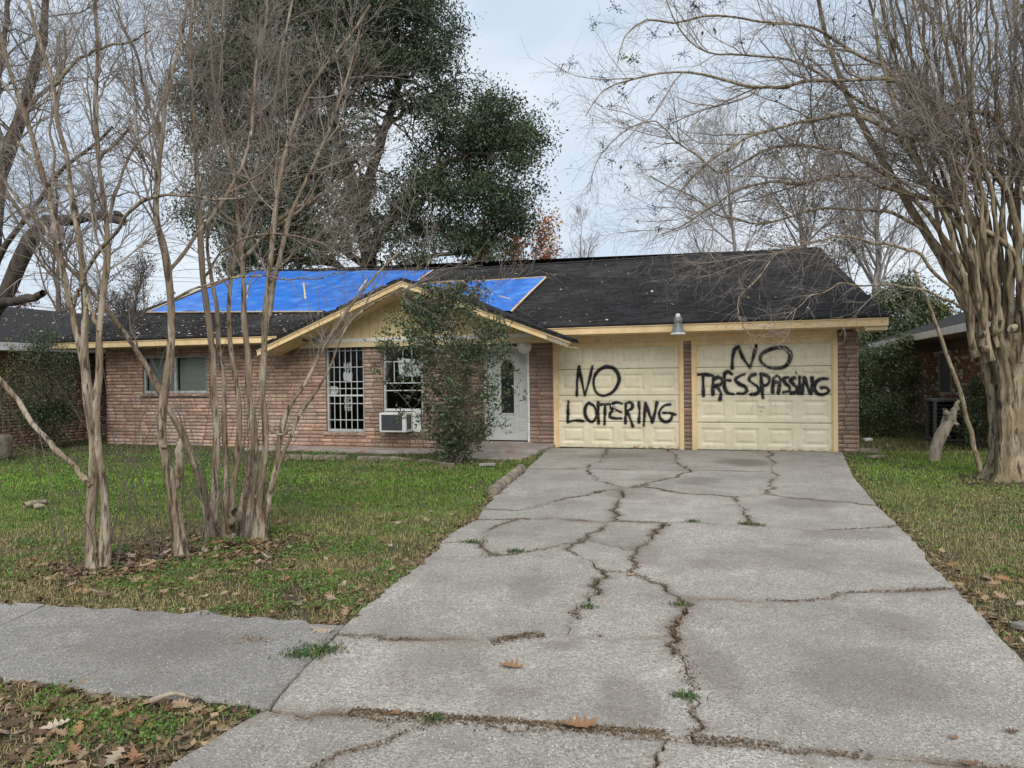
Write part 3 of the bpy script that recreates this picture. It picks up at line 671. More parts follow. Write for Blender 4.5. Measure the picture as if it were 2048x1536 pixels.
LEFT = [  # strokes in zoomed photo coordinates
 [(345,755),(350,600),(378,410)], [(378,410),(400,560),(440,758)], [(440,758),(490,600),(535,412)],
 [(705,418),(780,440),(830,500),(848,570),(825,650),(780,715),(720,755),(650,768),(590,740),(555,680),(545,600),(565,520),(620,455),(680,425),(705,418)],
 [(240,830),(235,950),(230,1078)], [(230,1078),(330,1060),(420,1070)],
 [(490,850),(545,890),(572,960),(565,1040),(525,1080),(480,1060),(445,1000),(440,930),(465,870),(490,850)],
 [(597,850),(598,960),(600,1095)], [(615,875),(670,870),(730,870)], [(680,880),(674,1000),(670,1110)],
 [(878,868),(820,850),(770,868),(752,925),(800,940),(865,970)], [(800,940),(745,970),(735,1020),(790,1042),(870,1045)],
 [(920,870),(918,980),(915,1100)], [(920,870),(970,855),(1000,890),(985,930),(930,955)], [(930,955),(970,1050),(1000,1140)],
 [(1070,860),(1078,980),(1068,1095)], [(1145,860),(1135,1000),(1125,1135)], [(1150,860),(1185,980),(1220,1095)], [(1220,1095),(1250,990),(1275,865)],
 [(1425,885),(1370,895),(1320,940),(1300,1000),(1320,1060),(1375,1095),(1430,1065),(1447,1020)], [(1350,985),(1420,990),(1480,1010)]]
RIGHT = [
 [(570,515),(575,400),(610,300),(640,280)], [(640,280),(690,400),(765,505)], [(765,505),(800,400),(838,258)],
 [(1060,280),(1150,290),(1200,340),(1195,420),(1140,490),(1040,510),(950,490),(885,430),(885,370),(950,320),(1060,280)],
 [(165,590),(260,590),(355,600)], [(240,590),(240,700),(242,822)],
 [(360,620),(350,720),(350,810)], [(360,640),(410,615),(455,640),(440,690),(365,710)], [(365,705),(420,750),(440,800),(428,860)],
 [(565,580),(520,555),(490,570),(490,640),(545,650)], [(490,640),(480,720),(510,780),(580,800)],
 [(705,580),(650,600),(605,640),(640,680),(710,720),(730,760),(700,785),(625,790)], [(820,580),(770,600),(755,640),(800,680),(850,720),(860,765),(830,790),(775,800)],
 [(885,570),(890,680),(905,835)], [(885,575),(950,590),(980,640),(950,690),(895,700)],
 [(1010,770),(1015,690),(1030,610),(1060,590),(1090,620),(1085,690),(1072,775)], [(1020,650),(1070,665)],
 [(1180,605),(1130,620),(1140,660),(1190,710),(1190,750),(1125,770)], [(1245,610),(1205,640),(1235,680),(1270,730),(1250,770),(1210,775)],
 [(1300,600),(1298,700),(1285,785)], [(1345,605),(1335,700),(1325,785)], [(1348,610),(1380,700),(1415,775)], [(1415,775),(1430,690),(1430,610)],
 [(1590,615),(1520,620),(1460,670),(1455,730),(1500,785),(1560,785),(1605,745),(1580,715),(1525,715)]]
def stroke_pts(strokes, xl, xr, s0, s1, b0, b1, rad):
    out_ = []
    rr = random.Random(9)
    for st in strokes:
        P = catmull(np.array(st, float), max(10, len(st)*10)); a = (P[:, 0]-xl)/(xr-xl); yt = s0+(s1-s0)*a; yb = b0+(b1-b0)*a
        z = 3*SEC*(1-(P[:, 1]-yt)/(yb-yt)); k = rr.uniform(.9, 1.1)
        w_ = rad*k*(1+.22*np.sin(np.linspace(0, 7, len(P))+rr.uniform(0, 6)))
        out_.append(np.c_[a*DW, z, w_])
    return out_
def garage_door(name, uoff, strokes, rust, dents, tilt):
    d = empty(name, (uoff, 0, 0)); d.parent = house
    px = np.arange(0, DW+1e-6, .0122); pz_all = np.linspace(0, SEC, 46)
    segs = np.concatenate([np.c_[s[:-1, :2], s[1:, :2], (s[:-1, 2]+s[1:, 2])/2] for s in strokes])
    rg = np.random.default_rng(int(abs(uoff)*100))
    for row in range(4):
        z = row*SEC+np.linspace(.004, SEC-.004, 46); X, Z = np.meshgrid(px, z); zl = Z-row*SEC
        # raised fields: groove frame, bevel, field
        pitch = DW/4; xl = X % pitch; ex = np.minimum(xl-.075, pitch-.075-xl); ez = np.minimum(zl-.10, SEC-.10-zl); e = np.minimum(ex, ez)
        dep = np.where(e < 0, 0, np.where(e < .03, .018*e/.03, np.where(e < .055, .018, np.where(e < .085, .018-.014*(e-.055)/.03, .004))))
        dep += np.clip((np.abs(zl-SEC/2)-(SEC/2-.016))/.012, 0, 1)*.012                     # rounded meeting rails
        for (cx, cz, r, a) in dents: dep += a*np.exp(-(((X-cx)/r)**2+((Z-cz)/(r*.6))**2))
        dep += (vnoise(X, Z, .5, 41)-.5)*.004
        # spray coverage
        pts = np.c_[X.ravel(), Z.ravel()]; cov = np.zeros(len(pts)); nzv = vnoise(pts[:, 0], pts[:, 1], .02, 7)*.6+vnoise(pts[:, 0], pts[:, 1], .05, 8)*.4
        for x0, z0, x1, z1, r in segs:
            if max(z0, z1) < z[0]-.12 or min(z0, z1) > z[-1]+.12: continue
            k = np.where((np.abs(pts[:, 0]-(x0+x1)/2) < .2) & (np.abs(pts[:, 1]-(z0+z1)/2) < .2))[0]
            if not len(k): continue
            q_ = pts[k]; dx, dz = x1-x0, z1-z0; tt = np.clip(((q_[:, 0]-x0)*dx+(q_[:, 1]-z0)*dz)/(dx*dx+dz*dz+1e-9), 0, 1)
            dd = np.hypot(q_[:, 0]-x0-tt*dx, q_[:, 1]-z0-tt*dz)
            c = np.clip((r*(1.05+.22*(nzv[k]-.5))-dd)/.010+.5, 0, 1); halo = .42*np.exp(-np.maximum(dd-r, 0)/.016)*(.55+.9*nzv[k])
            cov[k] = np.maximum(cov[k], np.maximum(c, np.clip(halo, 0, .5)))
        rs_ = np.zeros(len(pts))
        if row == 0: rs_ = np.clip((vnoise(pts[:, 0], pts[:, 1]*3, .05, 21)-.55)*4, 0, 1)*np.clip(1-pts[:, 1]/.09, 0, 1)*rust*((pts[:, 0] > DW*.6)+.35)
        V = np.c_[X.ravel(), dep.ravel()+.02+tilt*0, Z.ravel()]; colr = np.c_[np.clip(cov, 0, 1), np.clip(rs_, 0, 1), np.zeros(len(pts))]
        nz_, nx_ = X.shape; I = np.arange(nx_*nz_).reshape(nz_, nx_); Q = np.stack([I[:-1, :-1], I[:-1, 1:], I[1:, 1:], I[1:, :-1]], -1).reshape(-1, 4)
        cen = V[Q].mean(1); pid = np.where((dep.ravel()[Q].min(1) > -1) & ((cen[:, 0] % pitch) > .13) & ((cen[:, 0] % pitch) < pitch-.13) & (cen[:, 2]-row*SEC > .155) & (cen[:, 2]-row*SEC < SEC-.155), (cen[:, 0]//pitch).astype(int), -1)
        for pn in range(-1, 4):
            f = Q[pid == pn]; uq, inv = np.unique(f, return_inverse=True)
            mesh = mkmesh('garage_door_section' if pn < 0 else 'raised_panel', V[uq], inv.reshape(-1, 4), MT['garage'], True, colr[uq]); link('garage_door_section' if pn < 0 else 'raised_panel', mesh, d)
    MB().box((0, .05, 0), (DW, .055, DH)).obj('backing_sheet', MT['black'], d)
    MB().box((.0, .016, -.02), (DW, .045, .004)).obj('bottom_seal', MT['black'], d)
    return d
Ls = stroke_pts(LEFT, 120, 1528, 443, 452, 1380, 1425, .029); Rs = stroke_pts(RIGHT, 162, 1643, 515, 470, 1412, 1420, .032)
gd1 = garage_door('garage_door', -5.195, Ls, 1., [(1.2, .25, .15, .006)], .0); gd2 = garage_door('garage_door', -2.43, Rs, .7, [(.55, .5, .12, .018), (.42, .22, .2, .012)], 0)
tag(gd1, 'cream panelled garage door sprayed NO LOITERING'); tag(gd2, 'cream panelled garage door sprayed NO TRESSPASSING')
for d, hx in ((gd1, 1.16), (gd2, 1.19)):
    MB().box((hx-.05, -.01, .85), (hx+.05, .02, .865)).box((hx-.06, -.004, .83), (hx-.045, .018, .88)).box((hx+.045, -.004, .83), (hx+.06, .018, .88)).obj('handle', MT['plastic'], d)
    MB().lathe((hx, .02, .76), [(.02, 0), (.02, -.015), (.012, -.02)], 12, 'y').obj('lock', MT['alu'], d)
for a, b_ in ((-5.285, -5.20), (-2.745, -2.665), (-2.515, -2.435), (.015, .095)):
    MB().box((a, -.035, .0), (b_, .06, 2.125)).obj('door_jamb', MT['trim'], house, bevel=.004)
    s = 1 if a in (-5.285, -2.515) else -1
    e = b_ if s > 0 else a
    MB().box((min(e, e+s*.018), -.012, .0), (max(e, e+s*.018), .018, 2.05)).obj('stop_strip', MT['trim'], house)
for a, b_ in ((-5.20, -2.745), (-2.435, .015)):
    MB().box((a, -.035, 2.035), (b_, .03, 2.124)).obj('door_head', MT['trim'], house, bevel=.004)
# ------------------------------------------------------------------ windows
def window(W, v, name='window'):
    b = MB(); u0, u1, z0, z1 = W; fw = .045
    for bx in (((u0, v, z0), (u0+fw, v+.07, z1)), ((u1-fw, v, z0), (u1, v+.07, z1)), ((u0+fw, v, z1-fw), (u1-fw, v+.07, z1)), ((u0+fw, v-.012, z0), (u1-fw, v+.07, z0+fw*1.3))): b.box(*bx)
    return b.obj(name, MT['alu'], house, bevel=.004)
def pane(u0, u1, z0, z1, v, par): return MB().add([(u0, v, z0), (u1, v, z0), (u1, v, z1), (u0, v, z1)], [(0, 1, 2, 3)]).obj('pane', MT['glass'], par)
def sill(W, v, n):
    for i in range(n):
        a = W[0]-.06+(W[1]-W[0]+.12)*i/n; c = W[0]-.06+(W[1]-W[0]+.12)*(i+1)/n
        o = link('sill_brick', BR[rb.randrange(6)], house); o.location = ((a+c)/2, v-.035, W[2]-.05); o.rotation_euler = (0, 0, 0); o.scale = ((c-a)*.96, 1.6, 1.15)
wv = WV+.035
x1 = window(W1, wv); um = (W1[0]+W1[1])/2
MB().box((um-.03, wv-.004, W1[2]+.06), (um+.03, wv+.06, W1[3]-.045)).obj('mullion', MT['alu'], x1)
for a, c in ((W1[0]+.045, um-.03), (um+.03, W1[1]-.045)):
    pane(a, c, W1[2]+.06, W1[3]-.045, wv+.03, x1)
    bl = MB()
    for k_ in range(30):
        zz = W1[2]+.07+k_*.0265
        bl.add([(a+.01, wv+.10, zz), (c-.01, wv+.10, zz), (c-.01, wv+.115, zz+.021), (a+.01, wv+.115, zz+.021)], [(0, 1, 2, 3)])
    bl.obj('blind_slats', MT['blind'], x1, kind='stuff')
    MB().box((a, wv+.13, W1[2]), (c, wv+.14, W1[3])).obj('blind_backing', MT['dark'], x1)
sill(W1, WV, 9)
x2 = window(W2, wv); a, c = W2[0]+.045, W2[1]-.045
pane(a, c, W2[2]+.06, W2[3]-.045, wv+.045, x2)
hz = np.linspace(W2[2]+.06, W2[3]-.10, 8)
for f in (.26, .62, .95, 1.10, 1.42, 1.78): MB().box((a, wv+.012, W2[2]+f-.008), (c, wv+.028, W2[2]+f+.008)).obj('bar', MT['bar'], x2)
MB().box((a, wv+.002, W2[2]+.78), (c, wv+.04, W2[2]+.815)).obj('meeting_rail', MT['bar'], x2)
for k_ in range(1, 6): MB().box((a+(c-a)*k_/6-.006, wv-.004, W2[2]+.06), (a+(c-a)*k_/6+.006, wv+.0115, W2[3]-.05)).obj('bar', MT['bar'], x2)
# white paper cut-outs taped inside the pane
def cutout(uc, zc, seed, solid=False):
    r = random.Random(seed); b = MB(); v = wv+.06
    for s in (-1, 1):
        for i in range(9):
            t = i/8; w_ = .028+.012*math.sin(t*9+seed); zz = zc-.16+.32*t
            p = [(uc+s*(.012+.05*abs(math.sin(t*6+seed))), v, zz), (uc+s*(.05+.06*abs(math.sin(t*5+1))), v, zz+.022), (uc+s*(.03+.05*abs(math.sin(t*7))), v, zz+.042)]
            p2 = [(x, v, z) for x, y, z in p]
            b.prism(p2, (0, .002, 0))
        b.prism([(uc+s*.005, v+.004, zc-.17), (uc+s*.02, v+.004, zc-.17), (uc+s*.014, v+.004, zc+.16), (uc+s*.004, v+.004, zc+.16)], (0, .002, 0))
        for i in range(3): b.beam((uc+s*.02, v+.008, zc-.1+.1*i), (uc+s*.10, v+.008, zc-.05+.1*i), .003, .018)
    if solid: b.prism([(uc-.105, v+.013, zc-.23), (uc+.10, v+.013, zc-.25), (uc+.11, v+.013, zc-.07), (uc+.03, v+.013, zc-.10), (uc-.03, v+.013, zc-.05), (uc-.12, v+.013, zc-.08)], (0, .002, 0))
    return b.obj('paper_cutout', MT['lace'], x2)
uc = (W2[0]+W2[1])/2+.02
cutout(uc, W2[2]+1.36, 2, True); cutout(uc, W2[2]+.62, 4)
MB().box((W2[0]+.05, wv+.065, W2[2]+.82), (W2[0]+.20, wv+.068, W2[2]+1.0)).add([(W2[0]+.20, wv+.066, W2[2]+.83), (W2[0]+.25, wv+.066, W2[2]+.87), (W2[0]+.25, wv+.066, W2[2]+.96), (W2[0]+.20, wv+.066, W2[2]+.995)], [(0, 1, 2, 3)]).obj('paper_sheet', MT['whitewood'], x2)
sill(W2, WV, 5)
x3 = window(W3, wv); a, c = W3[0]+.045, W3[1]-.045; zac = W3[2]+.46
pane(a, c, zac+.05, W3[3]-.045, wv+.045, x3)
for f in (.90, 1.06, 1.52): MB().box((a, wv+.012, W3[2]+f-.010), (c, wv+.03, W3[2]+f+.010)).obj('bar', MT['bar'], x3)
for k_ in (1, 2, 3): MB().box((a+(c-a)*k_/4-.007, wv-.004, W3[2]+1.06), (a+(c-a)*k_/4+.007, wv+.0115, W3[3]-.05)).obj('bar', MT['bar'], x3)
MB().box((a, wv-.01, zac), (c, wv+.04, zac+.05)).obj('sash_rail', MT['bar'], x3)
MB().prism([(a+.3, wv+.08, W3[2]+1.2), (c-.05, wv+.08, W3[2]+1.2), (c-.05, wv+.08, W3[2]+1.55), (a+.25, wv+.08, W3[2]+1.6)], (0, .003, 0)).obj('paper_sheet', MT['lace'], x3)
sill(W3, WV, 5)
# window air conditioner
ac = empty('window_air_conditioner', tuple(wld((W3[0]+W3[1])/2-.08, WV, W3[2])), -TH, label='boxy white window air conditioner with dark grille under the sash', cat='air conditioner')
MB().box((-.31, -.34, .03), (.31, .12, .44)).obj('casing', MT['plastic'], ac, bevel=.012)
MB().box((-.255, -.348, .075), (.225, -.341, .40)).obj('grille_plate', MT['darkmetal'], ac)
for k_ in range(22): MB().box((-.252, -.356, .082+k_*.0145), (.222, -.349, .089+k_*.0145)).obj('fin', MT['darkmetal'], ac)
for s in (0, 1, 2): MB().box((.3105, -.28+s*.07, .09), (.316, -.235+s*.07, .40)).obj('vent', MT['black'], ac)
MB().box((.32, -.02, .02), (.50, .01, .46)).obj('side_curtain', MT['plastic'], ac)
# front door
fd = MB().box((FD[0]+.055, .06, .125), (FD[1]-.055, .10, 2.05)).obj('front_door', MT['doorwhite'], house, bevel=.004)
fr = MB()
for bx in (((FD[0], -.02, .10), (FD[0]+.05, .12, 2.10)), ((FD[1]-.05, -.02, .10), (FD[1], .12, 2.10)), ((FD[0]+.05, -.02, 2.055), (FD[1]-.05, .12, 2.10))): fr.box(*bx)
fr.obj('door_frame', MT['whitewood'], house, bevel=.005)
MB().box((FD[0]-.05, -.10, 0), (FD[1]+.05, .12, .10)).obj('threshold', MT['porch'], house, bevel=.01)
dc = (FD[0]+FD[1])/2
def arch(uc, w_, z0, z1, n=12):
    P = [(uc-w_, z0), (uc+w_, z0)]+[(uc+w_*math.cos(i*math.pi/n), z1-w_+w_*1.25*math.sin(i*math.pi/n)) for i in range(n+1)]
    return P
pr = arch(dc, .14, .70, 1.78); MB().prism([(x, .052, z) for x, z in pr], (0, .006, 0)).obj('door_glass', MT['black'], fd)
ring = MB(); pr2 = arch(dc, .175, .665, 1.82)
n = len(pr)
ring.add([(x, .045, z) for x, z in pr]+[(x, .045, z) for x, z in pr2]+[(x, .059, z) for x, z in pr2], [(i, (i+1) % n, (i+1) % n+n, i+n) for i in range(n)]+[(i+n, (i+1) % n+n, (i+1) % n+2*n, i+2*n) for i in range(n)])
ring.obj('glass_moulding', MT['doorwhite'], fd)
for (a0, a1, z0, z1) in ((-.36, -.24, .62, 1.55), (.24, .36, .62, 1.55), (-.36, -.24, .34, .54), (.24, .36, .34, .54), (-.15, .15, .30, .60), (-.36, -.27, 1.65, 1.93), (.27, .36, 1.65, 1.93)):
    b = MB(); a0 += dc; a1 += dc
    for bx in (((a0, .046, z0), (a0+.018, .059, z1)), ((a1-.018, .046, z0), (a1, .059, z1)), ((a0+.018, .046, z0), (a1-.018, .059, z0+.018)), ((a0+.018, .046, z1-.018), (a1-.018, .059, z1))): b.box(*bx)
    b.box((a0+.035, .052, z0+.035), (a1-.035, .059, z1-.035)); b.obj('panel_moulding', MT['doorwhite'], fd)
MB().lathe((FD[1]-.115, .06, 1.02), [(.012, 0), (.012, -.04), (.028, -.045), (.03, -.065), (.015, -.08)], 14, 'y').obj('knob', MT['knob'], fd, smooth=True)
MB().lathe((FD[1]-.115, .06, 1.16), [(.026, 0), (.026, -.012)], 14, 'y').obj('deadbolt', MT['knob'], fd)
# porch slab and path in front of the door
MB().box((-7.2, -1.35, -.05), (-5.26, -.005, .075)).obj('porch_slab', MT['porch'], None, bevel=.01, kind='structure').matrix_world = Matrix.Translation((GX, GY, 0)) @ Matrix.Rotation(-TH, 4, 'Z')
MB().box((-12.0, -1.15, -.12), (-7.21, WV-.02, -.025)).obj('walk_strip', MT['porch'], None, bevel=.01, kind='structure').matrix_world = Matrix.Translation((GX, GY, 0)) @ Matrix.Rotation(-TH, 4, 'Z')
MB().box((-6.9, -2.25, -.05), (-5.32, -1.37, .02)).obj('front_path', MT['porch'], None, bevel=.01, kind='structure').matrix_world = Matrix.Translation((GX, GY, 0)) @ Matrix.Rotation(-TH, 4, 'Z')
# ------------------------------------------------------------------ tarps with laths
def tarp(name, px, label, laths, seed):
    P = np.array([roof_uv(x, y) for x, y in px]); P[:, 1] = np.clip(P[:, 1], .02, 1.)
    bm = bmesh.new(); f = bm.faces.new([bm.verts.new((u, t, 0)) for u, t in P]); bmesh.ops.triangulate(bm, faces=[f])
    for _ in range(5): bmesh.ops.subdivide_edges(bm, edges=[e for e in bm.edges if e.calc_length() > .16], cuts=1, use_grid_fill=False); bmesh.ops.triangulate(bm, faces=[f_ for f_ in bm.faces if len(f_.verts) > 3])
    r = np.random.default_rng(seed); uv = np.array([(v.co.x, v.co.y) for v in bm.verts])
    z = .036+.012*np.sin(uv[:, 0]*5+uv[:, 1]*30)*vnoise(uv[:, 0], uv[:, 1]*7, .5, seed)+.045*vnoise(uv[:, 0]*1.5, uv[:, 1]*7, .35, seed+1)
    Q = roof_pt(uv[:, 0], uv[:, 1])+np.c_[np.zeros((len(z), 2)), z]
    W_ = np.array([wld(*q_) for q_ in Q]); o0 = W_.mean(0); e = empty(name, tuple(o0), label=label, cat='tarp')
    F = np.array([[v.index for v in f_.verts] for f_ in bm.faces]) if not bm.verts.index_update() else None
    bm.free(); mk('sheet', W_, F, MT['tarp'], e, True)
    for (x0, y0), (x1, y1) in laths:
        a_, b_ = roof_uv(x0, y0), roof_uv(x1, y1); n = 10
        pu = np.linspace(a_[0], b_[0], n); pt = np.clip(np.linspace(a_[1], b_[1], n), 0, 1); R = roof_pt(pu, pt)+[0, 0, .062]; mbb = MB()
        A, B = wld(*R[0]), wld(*R[-1]); mbb.beam(A, B, .045, .02, up=(0, -.3, .95)); mbb.obj('lath', MT['lath'], e)
    return e
tarp('blue_tarp', [(296,628),(340,611),(420,578),(490,553),(500,546.5),(600,546),(700,545.5),(800,545),(868,544),(838,563),(800,600),(700,634),(645,627)],
     'large bright blue tarp nailed with laths from eave to ridge', [((293,629),(645,628)),((296,628),(395,585)),((395,585),(492,550)),((607,570),(611,602)),((718,586),(734,563)),((497,575),(493,600)),((836,565),(866,544))], 3)
tarp('blue_tarp', [(800,600),(838,580),(868,571),(960,567),(1091,559),(1060,590),(1024,628),(960,625),(880,640)],
     'smaller blue tarp with lath edges right of the porch gable', [((865,572),(1092,558)),((1092,559),(1060,590)),((1060,590),(1023,628)),((919,578),(1020,603))], 9)
# ------------------------------------------------------------------ lamps
fl = wld(*hv(1356, 652, -.86)); fe = empty('security_light', tuple(fl), label='grey dusk to dawn security light on the garage fascia', cat='lamp')
MB().lathe(fl, [(.055, .04), (.075, .05), (.085, .10), (.075, .15), (.04, .165)], 20).obj('housing', MT['greymetal'], fe, smooth=False)
MB().lathe(fl, [(.125, -.125), (.128, -.115), (.10, -.06), (.085, .0), (.075, .045)], 24).obj('shade', MT['greymetal'], fe)
MB().lathe(fl, [(.128, -.165), (.14, -.155), (.13, -.12), (.10, -.118)], 24).obj('lens', MT['globe'], fe)
MB().lathe(fl, [(.045, .165), (.045, .20), (.03, .225), (.01, .23)], 16).obj('photocell', MT['plastic'], fe)
MB().beam(fl+[0, .05, .09], fl+[.03, .16, .09], .04, .04).obj('arm', MT['greymetal'], fe)
gl = wld(*hv(1048, 693, -.42)); ge = empty('globe_lamp', tuple(gl), label='round milky glass porch globe lamp beside the front door', cat='lamp')
n = 24; prof = [(.155*math.sin(a)+.001, -.155*math.cos(a)) for a in np.linspace(0, math.pi, 15)]
MB().lathe(gl, prof, n).obj('globe', MT['globe'], ge, smooth=True)
MB().lathe(gl+[0, 0, .145], [(.06, 0), (.07, .03), (.05, .06)], 16).obj('fitter', MT['whitewood'], ge)
MB().lathe(gl+[0, 0, .2], [(.012, 0), (.012, .12)], 8).obj('stem', MT['greymetal'], ge)

# ------------------------------------------------------------------ neighbouring houses
nl = empty('neighbour_house', tuple(wld(-18.3, 2)), -TH, label='low brick house with white fascia behind the left shrub', cat='house')
# local frame of nl: x = u+18.3, y = v-2
MB().box((-7, -7, -.1), (-.006, 10, 2.3)).obj('wall', MT['mortar'], nl)
nb = lay(-10, 7, -.1, 2.2, 0, [], .22, .3, .078)
joined_bricks('brickwork', nb, MT['bricka'], nl, brickcol, rot=lambda V: np.c_[-V[:, 1], -V[:, 0], V[:, 2]])
MB().prism([(.55, -7.5, 2.40), (-3.2, -7.5, 3.62), (-6.95, -7.5, 2.40), (-6.95, -7.5, 2.3), (-3.2, -7.5, 3.5), (.55, -7.5, 2.3)], (0, 18, 0)).obj('roof', MT['shinglenb'], nl)
MB().box((.55, -7.5, 2.22), (.58, 10.5, 2.405)).obj('fascia', MT['whitewood'], nl)
MB().box((0, -7.5, 2.22), (.55, 10.5, 2.235)).obj('soffit', MT['whitewood'], nl)
MB().prism([(-.5, -7.2, 2.4), (-3.2, -7.2, 3.4), (-6, -7.2, 2.4)], (0, 17, 0)).obj('attic', MT['soffit'], nl)
nr = empty('neighbour_house', tuple(wld(3.1, 6)), -TH, label='dark roofed brick house with pale flecked bricks behind the big crape myrtle', cat='house')
MB().box((.006, -6.2, -.1), (8, 9, 2.35)).obj('wall', MT['mortar'], nr)
def nbcol(u, z):
    if rb.random() < .16: k = rb.uniform(1.5, 2.3); return np.array([k, k*1.45, k*1.8])
    k = rb.uniform(.65, 1.15); return np.array([k, k*.97, k*.95])
nb = lay(-6, 9, 0, 1.95, 0, [(-1.2, -.1, .9, 1.95)], .19, .23, .075)
joined_bricks('brickwork', nb, MT['nbrick'], nr, nbcol, rot=lambda V: np.c_[V[:, 1], V[:, 0], V[:, 2]])
sb = [(u, 2.06, .068, 0.) for u in np.arange(-6, 9, .08)]
b = MB()
for u in np.arange(-6, 9, .08): b.box((-.02, u, 1.96), (.004, u+.068, 2.16))
b.obj('soldier_course', MT['mortar'], nr, kind='stuff')
wn_ = MB().box((-.03, -1.2, .9), (.02, -.1, .95)).box((-.03, -1.2, 1.9), (.02, -.1, 1.95)).box((-.03, -1.2, .95), (.02, -1.15, 1.9)).box((-.03, -.15, .95), (.02, -.1, 1.9)).obj('window', MT['alu'], nr)
MB().add([(-.005, -1.15, .95), (-.005, -.15, .95), (-.005, -.15, 1.9), (-.005, -1.15, 1.9)], [(0, 1, 2, 3)]).obj('pane', MT['darkmetal'], wn_)
MB().prism([(-.75, -7.0, 2.34), (3.5, -7.0, 3.75), (8.6, -7.0, 2.34), (8.6, -7.0, 2.22), (3.5, -7.0, 3.6), (-.75, -7.0, 2.22)], (0, 16.6, 0)).obj('roof', MT['shinglenb'], nr)
MB().box((-.785, -7, 2.20), (-.755, 9.6, 2.35)).obj('fascia', MT['whitewood'], nr)
MB().box((-.75, -7, 2.19), (0, 9.6, 2.205)).obj('soffit', MT['greybark'], nr)
cu = empty('condenser_unit', tuple(wld(2.62, 3.1)), -TH, label='grey outdoor condenser cabinet against the flecked brick wall', cat='condenser')
MB().box((-.38, -.38, .0), (.38, .38, .04)).obj('base', MT['greymetal'], cu)
for x_ in (-.36, .30):
    for y_ in (-.36, .30): MB().box((x_, y_, .04), (x_+.06, y_+.06, .82)).obj('corner_post', MT['greymetal'], cu)
MB().box((-.30, -.30, .05), (.30, .30, .80)).obj('coil', MT['dark'], cu)
MB().box((-.37, -.37, .82), (.37, .37, .88)).obj('top', MT['greymetal'], cu, bevel=.01)
for k_ in range(9): MB().box((-.30, -.335, .10+k_*.08), (.30, -.325, .115+k_*.08)).obj('louvre', MT['darkmetal'], cu)
for k_ in range(9): MB().box((-.345, -.30, .10+k_*.08), (-.335, .30, .115+k_*.08)).obj('louvre', MT['darkmetal'], cu)

# ------------------------------------------------------------------ trees
def stems(L_, Yb, m=16, zlast=None, rng=None, dY=.6):
    """L_: list of (pixel polyline, px width base, px width tip, depth drift at tip)"""
    P = []; R = []
    for it in L_:
        pts, w0, w1 = it[:3]; dr = it[3] if len(it) > 3 else rng.uniform(-dY, dY); off = it[4] if len(it) > 4 else 0.
        A = np.array(pts, float); s = np.concatenate([[0], np.cumsum(np.hypot(*np.diff(A, axis=0).T))]); s /= s[-1]
        Q = np.array([dp(x, y, Yb+off+dr*k) for (x, y), k in zip(A, s)]); Q = catmull(Q, m)
        jit = rng.normal(size=Q.shape)*.006; jit[0] = 0; Q += jit
        t = np.linspace(0, 1, m); r = (w0*(1-t)+w1*t)/2*Yb/FPX; r *= 1+rng.normal(size=m)*.05
        P.append(Q); R.append(r)
    return np.stack(P), np.stack(R)
def knobs(rng, P, R, n, k=1.35):
    """old pruning knobs on stems"""
    out_ = []
    N, m, _ = P.shape
    for _ in range(n):
        i, j = rng.integers(N), rng.integers(1, m//2); p = P[i, j]; r = R[i, j]*rng.uniform(.6, .9); d = unit(rng.normal(size=3)*[1, 1, .4])
        Q = np.stack([p, p+d*R[i, j]*.9, p+d*R[i, j]*1.5]); out_.append((Q, np.array([r, r*.8, r*.25])))
    return np.stack([a for a, b in out_]), np.stack([b for a, b in out_])
